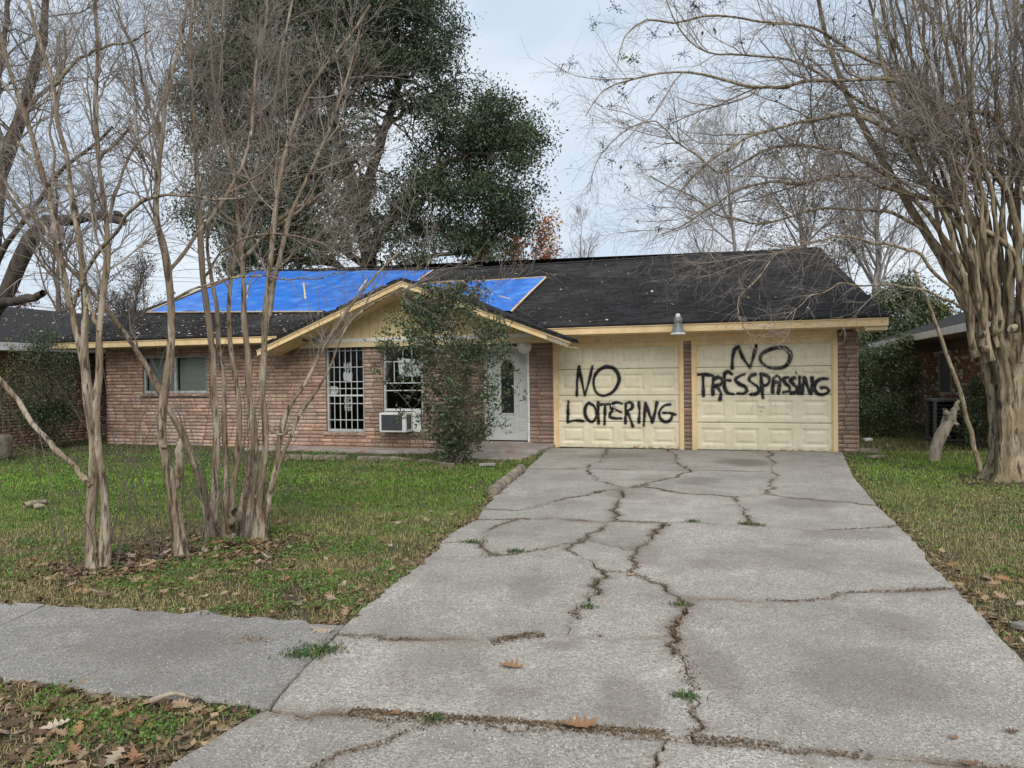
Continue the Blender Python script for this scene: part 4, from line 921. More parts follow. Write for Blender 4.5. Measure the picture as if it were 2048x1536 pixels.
def crape(name, label, base_px, L_, barkm, n2, n3, n4, seed, len2=(.5, 1.3), ground=True, extra=None, thresh=.3, group=None, twigm='twig', suckers=0, up2=.12):
    rng = np.random.default_rng(seed); g = gp(*base_px); e = empty(name, tuple(g), label=label, cat='tree', group=group)
    P, R = stems(L_, g[1], rng=rng); R *= .84
    if ground: 
        P[:, 0, 2] = np.where(P[:, 0, 2] < .25, -.05, P[:, 0, 2]); low = P[:, 0, 2] < 0; R[low, 0] *= 1.75; R[low, 1] *= 1.12
    ls_ = np.linalg.norm(np.diff(P, axis=1), axis=2).sum(1) > .9; Pg, Rg = gnarl(rng, P[ls_], R[ls_], knots=4); parts = [tubes(Pg, Rg, 12, .07, rng), tubes(P[~ls_], R[~ls_], 10, .12, rng)]
    kp, kr = knobs(rng, P, R, 26); parts.append(tubes(kp, kr, 6))
    V, F = joinvf(parts); mk('trunk', V, F, MT[barkm], e, True)
    lk = np.linalg.norm(np.diff(P, axis=1), axis=2).sum(1) > .9; lk &= P[:, :, 2].mean(1) > 1.25
    P2, R2 = sub(rng, P[lk], R[lk], n2, *len2, ang=(.35, .95), t0=thresh, m=9, rr=.5, up=up2, wig=.16, tip=.35, rmax=.012)
    P3, R3 = sub(rng, P2, R2, n3, .25, .75, ang=(.4, 1.0), t0=.15, m=6, rr=.6, up=.05, wig=.2, rmax=.006, rmin=.0016)
    lnk = lk; P3b, R3b = sub(rng, P[lnk], R[lnk]*.5, n3//4, .2, .7, ang=(.4, 1.1), t0=thresh*1.4, m=6, rr=.3, up=.05, wig=.22, rmax=.005, rmin=.0016)
    P4, R4 = sub(rng, np.concatenate([P3, P3b]), np.concatenate([R3, R3b]), n4, .10, .34, ang=(.4, 1.0), t0=.2, m=4, rr=.7, up=.0, wig=.2, rmax=.003, rmin=.0014)
    V, F = joinvf([tubes(P2, R2, 5), tubes(np.concatenate([P3, P3b]), np.concatenate([R3, R3b]), 4), tubes(P4, R4, 3)])
    mk('crown', V, F, MT[twigm], e, True)
    if suckers:
        a = rng.uniform(0, 6.28, suckers); rr = rng.uniform(.05, .28, suckers); p = np.c_[g[0]+np.cos(a)*rr, g[1]+np.sin(a)*rr, np.full(suckers, -.02)]
        d = unit(np.c_[np.cos(a)*.25, np.sin(a)*.25, np.ones(suckers)]+rng.normal(size=(suckers, 3))*.08); l = rng.uniform(.6, 2.0, suckers); Q = [p]
        for s in range(7): d = unit(d+rng.normal(size=d.shape)*.06); p = p+d*(l/7)[:, None]; Q.append(p)
        SP = np.stack(Q, 1); SR = np.linspace(.005, .002, 8)[None]*rng.uniform(.7, 1.3, (suckers, 1)); S2, T2 = sub(rng, SP, SR, suckers*4, .1, .4, t0=.3, m=4, rr=.6, rmin=.0013)
        V, F = joinvf([tubes(SP, SR, 4), tubes(S2, T2, 3)]); mk('suckers', V, F, MT['twigdark'], e, True)
    return e, P, R, P2, R2, P3, R3, rng
T1 = [([(190,1132),(182,1060),(176,1000),(190,965),(187,905),(184,842),(171,790),(164,705),(143,620),(126,551),(118,490),(98,401),(73,328),(47,219),(22,146),(0,66),(-20,-20)],25,6,.3),
      ([(208,1126),(212,1040),(208,985),(200,930),(193,859),(198,773),(202,671),(208,568),(215,456),(204,383),(199,321),(193,219),(193,109),(193,0),(195,-60)],19,6,-.15),
      ([(186,860),(178,800),(172,705),(170,600),(166,547),(153,437),(139,346),(120,255),(108,175),(84,102),(66,29),(45,-40)],17,6,.1),
      ([(182,972),(165,952),(120,905),(70,850),(30,792),(-10,745),(-60,690)],15,10,.2),
      ([(170,545),(233,463),(292,401),(365,390),(430,400),(500,392)],9,3,-.5), ([(217,445),(237,365),(281,281),(306,255),(330,180),(350,90)],8,3,.4),
      ([(108,172),(128,146),(171,109),(219,91),(255,86),(300,60)],8,3,-.3), ([(120,489),(55,419),(0,357),(-40,330)],9,5,.3), ([(204,670),(186,630),(172,590)],10,9,0), ([(143,615),(160,575),(168,560)],9,8,0),
      ([(73,328),(50,300),(20,262),(-10,240)],7,4,-.2), ([(199,321),(230,290),(262,250),(270,180),(262,90)],7,2,.2), ([(98,401),(110,330),(100,250),(118,170),(120,60)],7,3,.3), ([(153,437),(190,400),(240,390),(300,380)],6,2,.2)]
crape('crape_myrtle', 'bare twin trunked crape myrtle with a limb leaning low from a knotted trunk', (190,1135), T1, 'bark', 55, 600, 2500, 1, thresh=.42, group=None, suckers=10)
T2 = [([(366,1112),(356,1045),(346,985),(338,950),(328,905),(326,850),(330,790),(338,739),(345,671),(343,610),(338,545),(324,467),(313,401),(317,328),(324,266),(330,200),(350,124),(368,69),(372,0),(376,-50)],24,5,-.3),
      ([(346,985),(356,945),(360,905),(358,880)],22,15,0), ([(339,541),(394,470),(456,386),(485,328),(503,255),(510,146),(530,40),(540,-40)],11,4,.4), ([(323,270),(303,226),(288,175),(273,109),(237,33),(225,-30)],9,4,-.2),
      ([(345,600),(380,580),(430,565),(520,552),(600,560),(690,545)],6,2,.5), ([(330,200),(300,150),(290,80),(300,10)],6,3,.3), ([(456,386),(520,350),(560,300),(620,270)],6,2,-.3)]
crape('crape_myrtle', 'slender crooked crape myrtle with a grey pruned stub between two clumps', (362,1112), T2, 'bark', 40, 500, 2300, 2, thresh=.5, suckers=14)
T3 = [([(420,1070),(430,1000),(434,944),(430,880),(428,800),(425,700),(416,640),(404,560),(401,437),(394,328),(388,219),(383,109),(385,36),(390,-40)],17,7,-.2),
      ([(448,1060),(452,980),(450,900),(447,770),(436,671),(431,603),(420,534),(412,470),(425,380),(430,250),(440,150),(445,0)],15,5,.4),
      ([(492,1066),(505,1000),(508,940),(510,880),(500,800),(498,720),(490,650),(486,560),(483,518),(474,437),(467,346),(437,237),(427,164),(415,20)],17,5,.2),
      ([(512,1062),(520,1000),(527,930),(530,850),(524,760),(528,680),(532,600),(541,545),(547,456),(558,383),(572,310),(590,248),(623,171),(693,84),(740,10)],17,5,-.2),
      ([(524,1058),(540,990),(549,950),(560,880),(574,825),(615,756),(650,688),(683,637),(735,570),(800,505)],13,4,.3), ([(528,760),(530,690),(536,620),(554,534),(580,440),(605,380),(640,300),(690,170),(720,60)],13,4,-.3),
      ([(425,1060),(405,985),(393,944),(359,855),(328,797),(290,732),(239,654),(171,568),(103,500),(75,470),(0,370),(-40,330)],15,7,-.7),
      ([(483,520),(510,492),(569,430),(620,401),(700,350),(770,300)],9,3,.4), ([(485,1062),(485,1010),(494,965),(502,900)],16,11,0), ([(462,1072),(464,1040),(470,1020)],20,15,-.2), ([(460,1064),(470,950),(482,850),(470,740),(455,640),(462,560),(480,480),(500,380),(540,250),(560,120),(590,-20)],13,4,.5),
      ([(540,985),(580,880),(620,800),(660,735),(705,640),(760,600),(840,570),(930,560)],9,3,-.3), ([(405,560),(450,500),(520,470),(620,480),(700,520)],6,2,-.4), ([(547,456),(600,420),(660,330),(700,300),(760,280)],7,2,.2), ([(530,850),(560,870),(590,850),(600,830)],8,3,-.1)]
crape('crape_myrtle', 'dense many stemmed crape myrtle clump fanning up over the lawn', (470,1075), T3, 'bark', 110, 1150, 4300, 3, thresh=.42, suckers=26)

# the old pollarded crape myrtle by the right neighbour
rngR = np.random.default_rng(21)
gR = gp(2003, 958); eR = empty('crape_myrtle', tuple(gR), label='huge pollarded crape myrtle with fluted trunk and dozens of upright shoots', cat='tree')
TR = [([(1982+21*k, 962-abs(k-1.5)*3), (1994+18*k, 900), (1992+20*k, 820), (1983+23*k, 740), (1966+29*k, 668)], 33, 36, .0, (.2 if k in (0, 3) else -.1)) for k in range(4)]
TR += [([(2008, 962), (2013, 880), (2010, 760), (2005, 680)], 44, 40, 0, .15), ([(2068, 955), (2060, 850), (2062, 740), (2080, 650)], 44, 40, 0, .25)]
TRs = [([(1962, 945), (1945, 880), (1920, 780), (1885, 690), (1858, 610), (1830, 540)], 10, 5, -.3), ([(1985,720),(1950,640),(1905,560),(1860,480),(1800,380),(1740,280),(1690,180),(1650,60),(1630,-40)],20,8,.5)]
big = [([(2046,620),(2040,520),(2030,450),(1992,346),(1956,317),(1883,292),(1792,262),(1719,233),(1664,226),(1609,241),(1500,273),(1420,322),(1345,390)],22,4,-.9),
       ([(2060,560),(2056,400),(2047,317),(2010,273),(1974,237),(1919,219),(1846,179),(1810,164),(1755,153),(1719,160),(1686,168),(1657,153),(1628,157),(1591,179),(1544,168),(1473,169),(1416,146),(1348,146),(1290,154),(1250,166),(1195,193),(1172,227)],20,2.5,-1.3),
       ([(2050,600),(2029,510),(1956,456),(1901,412),(1828,390),(1792,383),(1737,361),(1700,354),(1646,361),(1591,368),(1555,365),(1480,380),(1400,430),(1330,470)],18,3,-.6),
       ([(1960,660),(1920,600),(1890,570),(1839,510),(1755,485),(1682,478),(1609,489),(1555,510),(1522,547),(1477,596),(1481,638),(1505,666),(1548,673)],11,1.6,-1.5),
       ([(1965,655),(1900,600),(1830,578),(1727,571),(1643,582),(1600,612),(1570,640)],9,1.6,-1.2),
       ([(2000,640),(1960,500),(1900,330),(1830,200),(1760,130),(1700,102),(1636,58),(1585,47),(1517,44),(1399,39),(1331,44),(1263,51),(1243,81),(1229,125)],18,2,-1.0),
       ([(1990,640),(1935,500),(1870,380),(1780,250),(1690,180),(1600,130),(1500,110),(1420,100),(1360,60),(1330,0)],15,3,-.4),
       ([(1985,640),(1920,520),(1840,420),(1740,330),(1640,290),(1540,300),(1440,340),(1380,300),(1310,240),(1270,250),(1210,300),(1177,388)],15,2,-.8),
       ([(1975,650),(1900,520),(1800,430),(1700,420),(1600,430),(1500,450),(1400,400),(1300,350)],12,3,-.2)]
for k in range(34):
    x0 = 1945+k*4.2+rngR.uniform(-6, 6); fan = (k-22)/22; xt = x0+fan*190+rngR.uniform(-60, 40); y0 = rngR.uniform(680, 730)
    xm = x0+(xt-x0)*.3+rngR.uniform(-12, 12)
    big.append(([(x0, y0), ((x0*2+xm)/3, y0-110), (xm, y0-260), ((xm+xt)/2+rngR.uniform(-15, 15), y0-450), (xt, -20), (xt+fan*40, -160)], rngR.uniform(8, 16), rngR.uniform(3, 6), rngR.uniform(-.9, .9), rngR.uniform(-.3, .3)))
Pt, Rt = stems(TR, gR[1], rng=rngR); Pt[:, 0, 2] = -.08; Rt *= .85; Rt[:, 0] *= 1.7; Rt[:, 1] *= 1.3
Ps, Rs_ = stems(TRs, gR[1], rng=rngR); Pb, Rb_ = stems(big, gR[1], m=22, rng=rngR); Rb_[:, 0] *= 1.1; Rb_[:, 1] *= 1.12; jt = rngR.normal(size=Pb.shape)*.02; jt[:, 0] = 0; Pb += jt
nk = 9; kp = np.zeros((nk, 5, 3)); kr = np.zeros((nk, 5))
for i in range(nk):
    c = dp(rngR.uniform(1955, 2075), rngR.uniform(655, 705), gR[1]+rngR.uniform(-.35, .35)); d = unit(rngR.normal(size=3)*[1, 1, .5]); kp[i] = [c-d*.085, c-d*.06, c, c+d*.06, c+d*.08]; kr[i] = np.array([.004, .05, .075, .05, .004])*rngR.uniform(.45, .85)
V, F = joinvf([tubes(*gnarl(rngR, Pt, Rt, 40, .05, 4, .3), 20, .15, rngR), tubes(Ps, Rs_, 8), tubes(*gnarl(rngR, Pb, Rb_*.7, 44, .05, 2, .25), 9, .05, rngR), tubes(kp, kr, 9, .15, rngR)]); mk('trunk', V, F, MT['barkr'], eR, True)
P2, R2 = sub(rngR, Pb, Rb_, 460, .7, 1.9, ang=(.3, .9), t0=.3, m=9, rr=.45, up=.04, wig=.15, rmax=.014)
P3, R3 = sub(rngR, P2, R2, 5000, .35, 1.0, ang=(.35, 1.0), t0=.1, m=6, rr=.6, up=-.02, wig=.18, rmax=.006, rmin=.0020)
P3b, R3b = sub(rngR, Pb[:9], Rb_[:9]*.5, 700, .3, .9, ang=(.5, 1.2), t0=.35, m=6, rr=.4, up=-.05, wig=.2, rmax=.006, rmin=.0022)
P4, R4 = sub(rngR, np.concatenate([P3, P3b]), np.concatenate([R3, R3b]), 16000, .12, .42, ang=(.4, 1.0), t0=.2, m=4, rr=.7, up=-.03, wig=.18, rmax=.0032, rmin=.0017)
V, F = joinvf([tubes(P2, R2, 5), tubes(np.concatenate([P3, P3b]), np.concatenate([R3, R3b]), 3), tubes(P4, R4, 3)]); mk('crown', V, F, MT['twig'], eR, True)
# dark seed capsules and the last few leaves at the shoot tips
ico = bmesh.new(); bmesh.ops.create_icosphere(ico, subdivisions=1, radius=1); iv = np.array([v.co[:] for v in ico.verts]); ifa = np.array([[v.index for v in f.verts] for f in ico.faces]); ico.free()
cl = [(1190,45,.9),(1232,18,1.),(1216,160,.8),(1140,128,1.),(1106,208,1.),(1122,140,.7),(1204,155,1.1),(1244,190,1.),(1224,212,.9),(1248,246,1.1),(1206,290,.9),(1222,322,.9),(1088,284,.9),(1270,120,.9),(1310,70,1.),(1395,15,1.4),(1440,5,1.),(1280,330,.8),(1330,325,1.4),(1375,345,1.2),(1310,420,.9),(1318,460,.8),(1255,375,.7),(1480,85,1.),(1340,240,.9),(1365,110,.9),(1660,75,1.3),(1690,80,1.),(1300,200,.8),(1450,330,.8),(1540,455,1.),(1380,400,.8)]
for (x, y, s) in cl:
    c = dp(x, y, gR[1]-1.1); n = int(20*s); pos = c+rngR.normal(size=(n, 3))*[.055*s, .05, .05*s]
    V = (pos[:, None]+iv[None]*.0075).reshape(-1, 3); F = (np.arange(n)[:, None, None]*len(iv)+ifa[None]).reshape(-1, 3)
    st = tubes(np.stack([np.broadcast_to(c, pos.shape), (pos+c)/2+[0, 0, .01], pos], 1), np.full((n, 3), .0016), 3)
    mk('seed_cluster', np.concatenate([V, st[0]]), [F, st[1]+len(V)], MT['capsule'], eR)
n = 240; i = rngR.integers(0, len(P3), n); lp = P3[i, -1]; ly = [(1257,120),(1262,125),(1250,118),(1340,70),(1430,60),(1330,325),(1395,15),(1350,320),(1385,12),(1245,170)]
lp = np.concatenate([lp]+[dp(x, y, gR[1]-1.1)+rngR.normal(size=(5, 3))*.035 for x, y in ly])
V, F = leafcards(rngR, lp, .06, aspect=.55); cc = np.repeat(np.stack([rngR.uniform(.06, .16, len(lp)), rngR.uniform(.085, .16, len(lp)), rngR.uniform(.02, .035, len(lp))], 1), 4, 0)
mk('leaves', V, F, MT['leaf'], eR, col=cc)

# live oak behind the house
rngO = np.random.default_rng(31); YO = 29.
bo = dp(745, 560, YO); eO = empty('live_oak', (bo[0], bo[1], 0), label='tall dense evergreen oak rising behind the tarped roof', cat='tree')
OL = [([(752,790),(748,600),(738,510),(722,430),(705,360),(688,300),(668,230),(640,130),(620,40),(600,-60)],86,20,1.),
      ([(722,440),(735,370),(762,300),(775,250),(790,190),(800,120),(830,60),(850,-30)],48,12,-1.5), ([(735,520),(765,460),(810,400),(860,345),(905,320),(960,300),(1010,280)],46,9,-2.),
      ([(745,560),(700,545),(640,525),(580,518),(520,530),(470,520)],40,8,-2.), ([(745,540),(690,505),(640,480),(560,420),(500,400),(430,410)],30,7,2.), ([(750,560),(800,545),(860,515),(920,505),(980,480),(1020,450)],28,7,-1.),
      ([(705,360),(650,330),(590,300),(520,270),(450,230),(400,200)],32,7,1.), ([(688,300),(620,230),(560,170),(500,100),(450,30)],26,7,-1.), ([(775,250),(830,215),(880,180),(920,150)],20,6,1.),
      ([(810,400),(880,400),(950,400),(1020,390)],20,5,1.5), ([(668,230),(720,150),(750,70),(780,-20)],22,6,2.), ([(590,300),(560,350),(520,370)],14,5,0), ([(700,500),(660,420),(640,400),(610,380)],18,6,-2.)]
Po, Ro = stems(OL, YO, m=14, rng=rngO); Ro *= .5; Po += rngO.normal(size=Po.shape)*.06
lobes = [(600,60,115),(480,80,100),(740,60,110),(850,70,75),(390,200,55),(520,190,100),(640,180,90),(830,160,75),(880,120,40),(935,235,75),(1000,250,65),(980,320,85),(1045,300,42),(900,320,80),(1030,385,50),(850,400,75),(960,430,85),(1010,450,50),(560,310,100),(450,320,70),(640,380,75),(420,420,60),(520,440,85),(480,510,50),(600,490,60),(760,400,60),(800,490,70),(900,490,50),(700,270,55),(740,160,70),(965,500,45),(650,-40,140),(480,-30,110),(820,-30,90),(885,200,50),(445,140,70),(1060,280,28),(670,480,45),(500,380,60),(585,440,60),(450,470,55),(620,330,60),(700,430,45),(560,240,70),(420,280,50),(530,510,50)]
cp = []; cr = []
for (x, y, r) in lobes:
    for _ in range(max(6, int((r/22.)**2*2.9))):
        a = rngO.uniform(0, 6.283); q_ = r*math.sqrt(rngO.uniform(.02, 1)); yy = y+q_*math.sin(a)*.9
        cp.append(dp(x+q_*math.cos(a), yy, YO+rngO.uniform(-3.2, 3.2))); cr.append(rngO.uniform(.22, .5))
cp = np.array(cp); cr = np.array(cr)
flat = Po.reshape(-1, 3); fr_ = Ro.reshape(-1); j = np.array([np.argmin(((flat-c)**2).sum(1)+rngO.uniform(0, 1.5, len(flat))) for c in cp])
st = flat[j]; md = (st+cp)/2+rngO.normal(size=st.shape)*.25+[0, 0, .15]; q1 = (st+md)/2+rngO.normal(size=st.shape)*.12; q2 = (md+cp)/2+rngO.normal(size=st.shape)*.12
Pl = np.stack([st, q1, md, q2, cp], 1); Rl = np.minimum(fr_[j]*.5, .07)[:, None]*np.linspace(1, .3, 5)[None]
Pq, Rq = sub(rngO, Pl, Rl, 3200, .4, 1.1, t0=.3, m=5, rr=.6, wig=.3, rmin=.006)
V, F = joinvf([tubes(Po, Ro, 10), tubes(Pl, Rl, 5), tubes(Pq, Rq, 3)]); mk('trunk', V, F, MT['oakbark'], eO, True)
NL = 118; pos = np.repeat(cp, NL, 0)+rngO.normal(size=(len(cp)*NL, 3))*np.repeat(cr, NL)[:, None]*[1, 1, .62]
pos = np.concatenate([pos, Pq[:, -1].repeat(9, 0)+rngO.normal(size=(len(Pq)*9, 3))*.13])
V, F = leafcards(rngO, pos, .13, aspect=.5); k = rngO.uniform(.55, 1.5, len(pos)); tone = np.repeat(rngO.uniform(.75, 1.3, len(cp)), NL); k[:len(tone)] *= tone
cc = np.stack([.064*k, .088*k, .041*k*rngO.uniform(.8, 1.3, len(pos))], 1); mk('crown', V, F, MT['leafoak'], eO, col=np.repeat(cc, 4, 0))

# bare and half bare trees farther back
def bare_tree(name, label, px, Y, hpx, spread, seed, trunkw, n1=14, n2=120, n3=1200, leaf=None, nleaf=0, lsize=.1, matn='twigdark', lean=0., leafm='leafoak', t0=.25):
    rng = np.random.default_rng(seed); b0 = dp(px, 740, Y); b0[2] = 0; hh = hpx*Y/FPX; sp = spread*Y/FPX
    e = empty(name, tuple(b0), label=label, cat='tree'); t = np.linspace(0, 1, 12)[:, None]
    P = (b0+t*np.array([lean*sp, 0, hh])+rng.normal(size=(12, 3))*hh*.008)[None]; P[0, 0] = b0-[0, 0, .1]; r = trunkw*Y/FPX/2*np.linspace(1, .2, 12)[None]
    P1, R1 = sub(rng, P, r, n1, sp*.7, sp*1.2, ang=(.35, .95), t0=t0, t1=.98, m=10, rr=.6, up=.10, wig=.12, rmax=9)
    P2, R2 = sub(rng, np.concatenate([P1]), R1, n2, sp*.25, sp*.6, ang=(.35, .9), t0=.2, m=7, rr=.55, up=.06, wig=.15)
    P3, R3 = sub(rng, P2, R2, n3, sp*.10, sp*.28, ang=(.35, .9), t0=.15, m=5, rr=.6, up=.04, wig=.18, rmin=.0045)
    P4, R4 = sub(rng, P3, R3, n3*3, sp*.05, sp*.14, ang=(.35, .9), t0=.2, m=3, rr=.7, up=.04, wig=.18, rmin=.0045)
    V, F = joinvf([tubes(P, r, 9), tubes(P1, R1, 6), tubes(P2, R2, 4)]); mk('trunk', V, F, MT[matn], e, True)
    V, F = joinvf([tubes(P3, R3, 3), tubes(P4, R4, 3)]); mk('twigs', V, F, MT[matn], e, True)
    if nleaf:
        pp = P4[rng.integers(0, len(P4), nleaf), -1]+rng.normal(size=(nleaf, 3))*lsize*.8; V, F = leafcards(rng, pp, lsize, aspect=.55)
        k = rng.uniform(.6, 1.5, (nleaf, 1)); mk('leaves', V, F, MT[leafm], e, col=np.repeat(np.array(leaf)[rng.integers(0, len(leaf), nleaf)]*k, 4, 0))
    return e
bare_tree('bare_tree', 'leafless grey tree with slim limbs behind the right half of the roof', 1480, 30, 500, 190, 41, 13, 18, 170, 1700, None, 0, .11, 'twigfar', -.1)
bare_tree('bare_tree', 'broad leafless tree with thick forked limbs behind the right roof end', 1745, 28, 560, 220, 42, 16, 20, 180, 1900, None, 0, .11, 'twigfar', .1, t0=.3)
bare_tree('bare_tree', 'lichen grey half bare tree above the right end of the ridge', 1610, 30, 520, 190, 43, 17, 18, 150, 1300, [(.055, .062, .036), (.045, .055, .03)], 3800, .12, 'twigfar', 0)
bare_tree('bare_tree', 'small bare tree with wispy twigs just right of the red maple', 1165, 38, 330, 90, 44, 10, 20, 160, 1200, None, 0, .1, 'twig', 0)
bare_tree('maple_tree', 'maple with scattered orange leaves beside the evergreen oak', 1075, 34, 310, 110, 45, 12, 18, 140, 900, [(.52, .20, .07), (.45, .16, .08), (.32, .24, .07)], 4200, .17, 'twigdark', -.2)
bare_tree('maple_tree', 'red orange leaved maple half hidden under the evergreen oak', 975, 33, 310, 75, 46, 12, 14, 90, 500, [(.65, .20, .06), (.55, .14, .06)], 4500, .18, 'twigdark', 0)
bare_tree('bare_tree', 'fine twigged bare tree over the left end of the roof', 275, 30, 260, 110, 47, 16, 16, 150, 1300, [(.06, .05, .04)], 2200, .09, 'twigdark', 0)
bare_tree('bare_tree', 'thin bare tree with reddish leaves above the low left house', 25, 26, 220, 70, 48, 16, 14, 80, 500, [(.20, .05, .04), (.16, .06, .04)], 2600, .10, 'twigdark', -.3)
bare_tree('bare_tree', 'half bare tree against the sky far behind the three crape myrtles', 120, 34, 430, 160, 49, 16, 16, 130, 1000, None, 0, .09, 'twigdark', 0)
# evergreen and yellowing trees closing the side yard
def leafy(name, label, px, Y, ytop, wpx, seed, nclump, nl, size, cols, ybase=740, trunk=True, cat='tree', ztop=None, group=None):
    rng = np.random.default_rng(seed); b0 = dp(px, 740, Y); b0[2] = -.02; top = dp(px, ytop, Y)[2]; w_ = wpx*Y/FPX/2
    e = empty(name, tuple(b0), label=label, cat=cat, group=group)
    zc = rng.uniform(.12, 1, nclump)**.8*top; prof = np.sin(np.clip(zc/top, 0, 1)*2.6+.35)**.7; a = rng.uniform(0, 6.283, nclump); rr = w_*prof*np.sqrt(rng.uniform(.05, 1, nclump))
    c = np.c_[b0[0]+np.cos(a)*rr, b0[1]+np.sin(a)*rr, zc]; cr_ = rng.uniform(.10, .24, nclump)*max(w_, .5)*1.0
    ns = 9; d = np.linspace(0, 1, 7)[None, :, None]; ends = c[rng.integers(0, nclump, ns)]; SP = b0+(ends-b0)[:, None]*d+rng.normal(size=(ns, 7, 3))*.04*w_; SP[:, 0] = b0+rng.normal(size=(ns, 3))*[.05, .05, 0]
    SR = np.linspace(1, .3, 7)[None]*np.full((ns, 1), max(.012, .035*w_)); fl_ = SP[:, 1:].reshape(-1, 3); jj = np.array([np.argmin(((fl_-q_)**2).sum(1)) for q_ in c])
    CP = np.stack([fl_[jj], (fl_[jj]+c)/2+rng.normal(size=c.shape)*.05*w_, c], 1); CR = np.full((nclump, 3), max(.005, .009*w_))
    P4, R4 = sub(rng, CP, CR, nclump*4, w_*.1, w_*.35, t0=.4, m=4, rr=.6, rmin=.002)
    V, F = joinvf([tubes(SP, SR, 6), tubes(CP, CR, 4), tubes(P4, R4, 3)]); mk('trunk' if trunk else 'stems', V, F, MT['twigdark'], e, True)
    pos = np.repeat(c, nl, 0)+rng.normal(size=(nclump*nl, 3))*np.repeat(cr_, nl)[:, None]; pos = np.concatenate([pos, P4[:, -1].repeat(4, 0)+rng.normal(size=(len(P4)*4, 3))*size*.8]); pos = pos[pos[:, 2] > .02]
    V, F = leafcards(rng, pos, size, aspect=.5); k = rng.uniform(.55, 1.5, (len(pos), 1)); mk('crown' if trunk else 'leaves', V, F, MT['leaf'], e, col=np.repeat(np.array(cols)[rng.integers(0, len(cols), len(pos))]*k, 4, 0))
    return e
DG = [(.052, .078, .030), (.068, .094, .040), (.09, .115, .042)]
leafy('evergreen_tree', 'dark evergreen tree filling the gap between the two houses', 1800, 27, 575, 150, 51, 120, 130, .12, DG)
leafy('evergreen_tree', 'dark dense tree in the side yard just past the garage corner', 1745, 30, 610, 120, 52, 90, 130, .12, DG)
leafy('yellowing_tree', 'yellow green leafy tree above the neighbouring eave', 1870, 27, 610, 130, 53, 80, 120, .12, [(.10, .12, .025), (.15, .14, .03), (.07, .09, .025)])
leafy('evergreen_tree', 'leafy tree behind the flecked brick house roof', 1985, 30, 600, 150, 57, 90, 110, .13, [(.10, .07, .03), (.06, .08, .03), (.16, .10, .04)])
def shrub(label, u, v, h, wd, seed, ncl, nl, size, cols, name='shrub', group=None):
    p = wld(u, v); rng = np.random.default_rng(seed)
    x, y = 1024+FPX*p[0]/p[1], 740-FPX*(h-H)/p[1]
    return leafy(name, label, x, p[1], y, wd*FPX/p[1], seed, ncl, nl, size, cols, trunk=False, cat='shrub', group=group)
shrub('leafy shrub in the side yard closest to the garage pier', 1.05, 5.2, 1.9, .9, 61, 80, 90, .055, DG+[(.07, .09, .03)])
shrub('dark shrub beside the far end of the flecked brick wall', 2.1, 6.6, 2.2, 1.3, 62, 80, 90, .055, DG)
shrub('rounded shrub deep in the side yard', 1.5, 8.5, 2.6, 1.5, 63, 100, 90, .07, DG+[(.08, .10, .03)])
shrub('low shrub between the condenser and the big crape myrtle', 2.75, 1.3, 1.25, .9, 64, 50, 70, .05, DG)
shrub('small leafy shrub growing over the neighbouring eave', 2.15, 4.9, 2.3, .6, 65, 40, 60, .06, [(.06, .09, .025), (.08, .10, .03)])
shrub('low dark ground shrub at the foot of the side yard', 1.5, 4.0, .75, 1.3, 66, 50, 90, .05, DG)
shrub('feathery grey green shrub at the left corner of the house', -16.95, -1.75, 2.35, 1.35, 67, 85, 70, .05, [(.075, .105, .045), (.10, .12, .055), (.06, .085, .04)])
shrub('thin sprawling shrub against the low left house', -17.9, -2.3, 2.3, 1.3, 68, 26, 34, .05, [(.10, .14, .045), (.16, .18, .045)])
shrub('low dark shrub at the foot of the left brick corner', -16.9, -1.7, .75, 1.2, 69, 40, 80, .045, [(.05, .08, .03)])

# ------------------------------------------------------------------ the glossy shrub in front of the door
rngB = np.random.default_rng(71); gB = gp(912, 926); YB = gB[1]
eB = empty('holly_shrub', tuple(gB), label='tall glossy leaved shrub in front of the white front door', cat='shrub')
prof = np.array([(925,912,20),(900,913,30),(870,915,55),(840,915,80),(800,912,98),(760,906,112),(720,900,118),(680,894,122),(640,890,112),(612,888,98),(590,896,75),(570,915,45),(555,935,20)], float)
nc = 380; yy = rngB.choice(np.concatenate([rngB.uniform(570, 700, 300), rngB.uniform(690, 912, 410)]), nc); cx = np.interp(yy, prof[::-1, 0], prof[::-1, 1]); hw = np.interp(yy, prof[::-1, 0], prof[::-1, 2])
a = rngB.uniform(0, 6.283, nc); rr = np.sqrt(rngB.uniform(.0, 1.0, nc)); c = np.array([dp(x+h_*r_*math.cos(t_), y_, YB+h_*r_*math.sin(t_)*.85*YB/FPX) for x, h_, r_, t_, y_ in zip(cx, hw, rr, a, yy)])
shoots = np.array([dp(x, y, YB+rngB.uniform(-.3, .3)) for x, y in ((938,560),(955,552),(962,575),(905,580),(880,590),(965,600),(1000,640),(790,640),(770,665),(760,690),(1010,690),(1020,740),(745,735),(770,760),(1025,790),(1010,850),(800,830),(960,865),(840,880))])
c = np.concatenate([c, shoots]); ns = 16; ends = c[rngB.integers(0, len(c), ns)]; d = np.linspace(0, 1, 9)[None, :, None]
b0 = gB+np.c_[rngB.normal(size=(ns, 2))*.07, np.zeros(ns)-.02]; SP = b0[:, None]+(ends-b0)[:, None]*np.concatenate([d*.6, d*.6, d**.9], 2)*np.array([1/.6, 1/.6, 1])*1.0+rngB.normal(size=(ns, 9, 3))*.012
SR = np.linspace(.017, .005, 9)[None]*rngB.uniform(.7, 1.2, (ns, 1)); fl_ = SP[:, 2:].reshape(-1, 3); jj = np.array([np.argmin(((fl_-q_)**2).sum(1)+2*np.maximum(fl_[:, 2]-q_[2], 0)) for q_ in c])
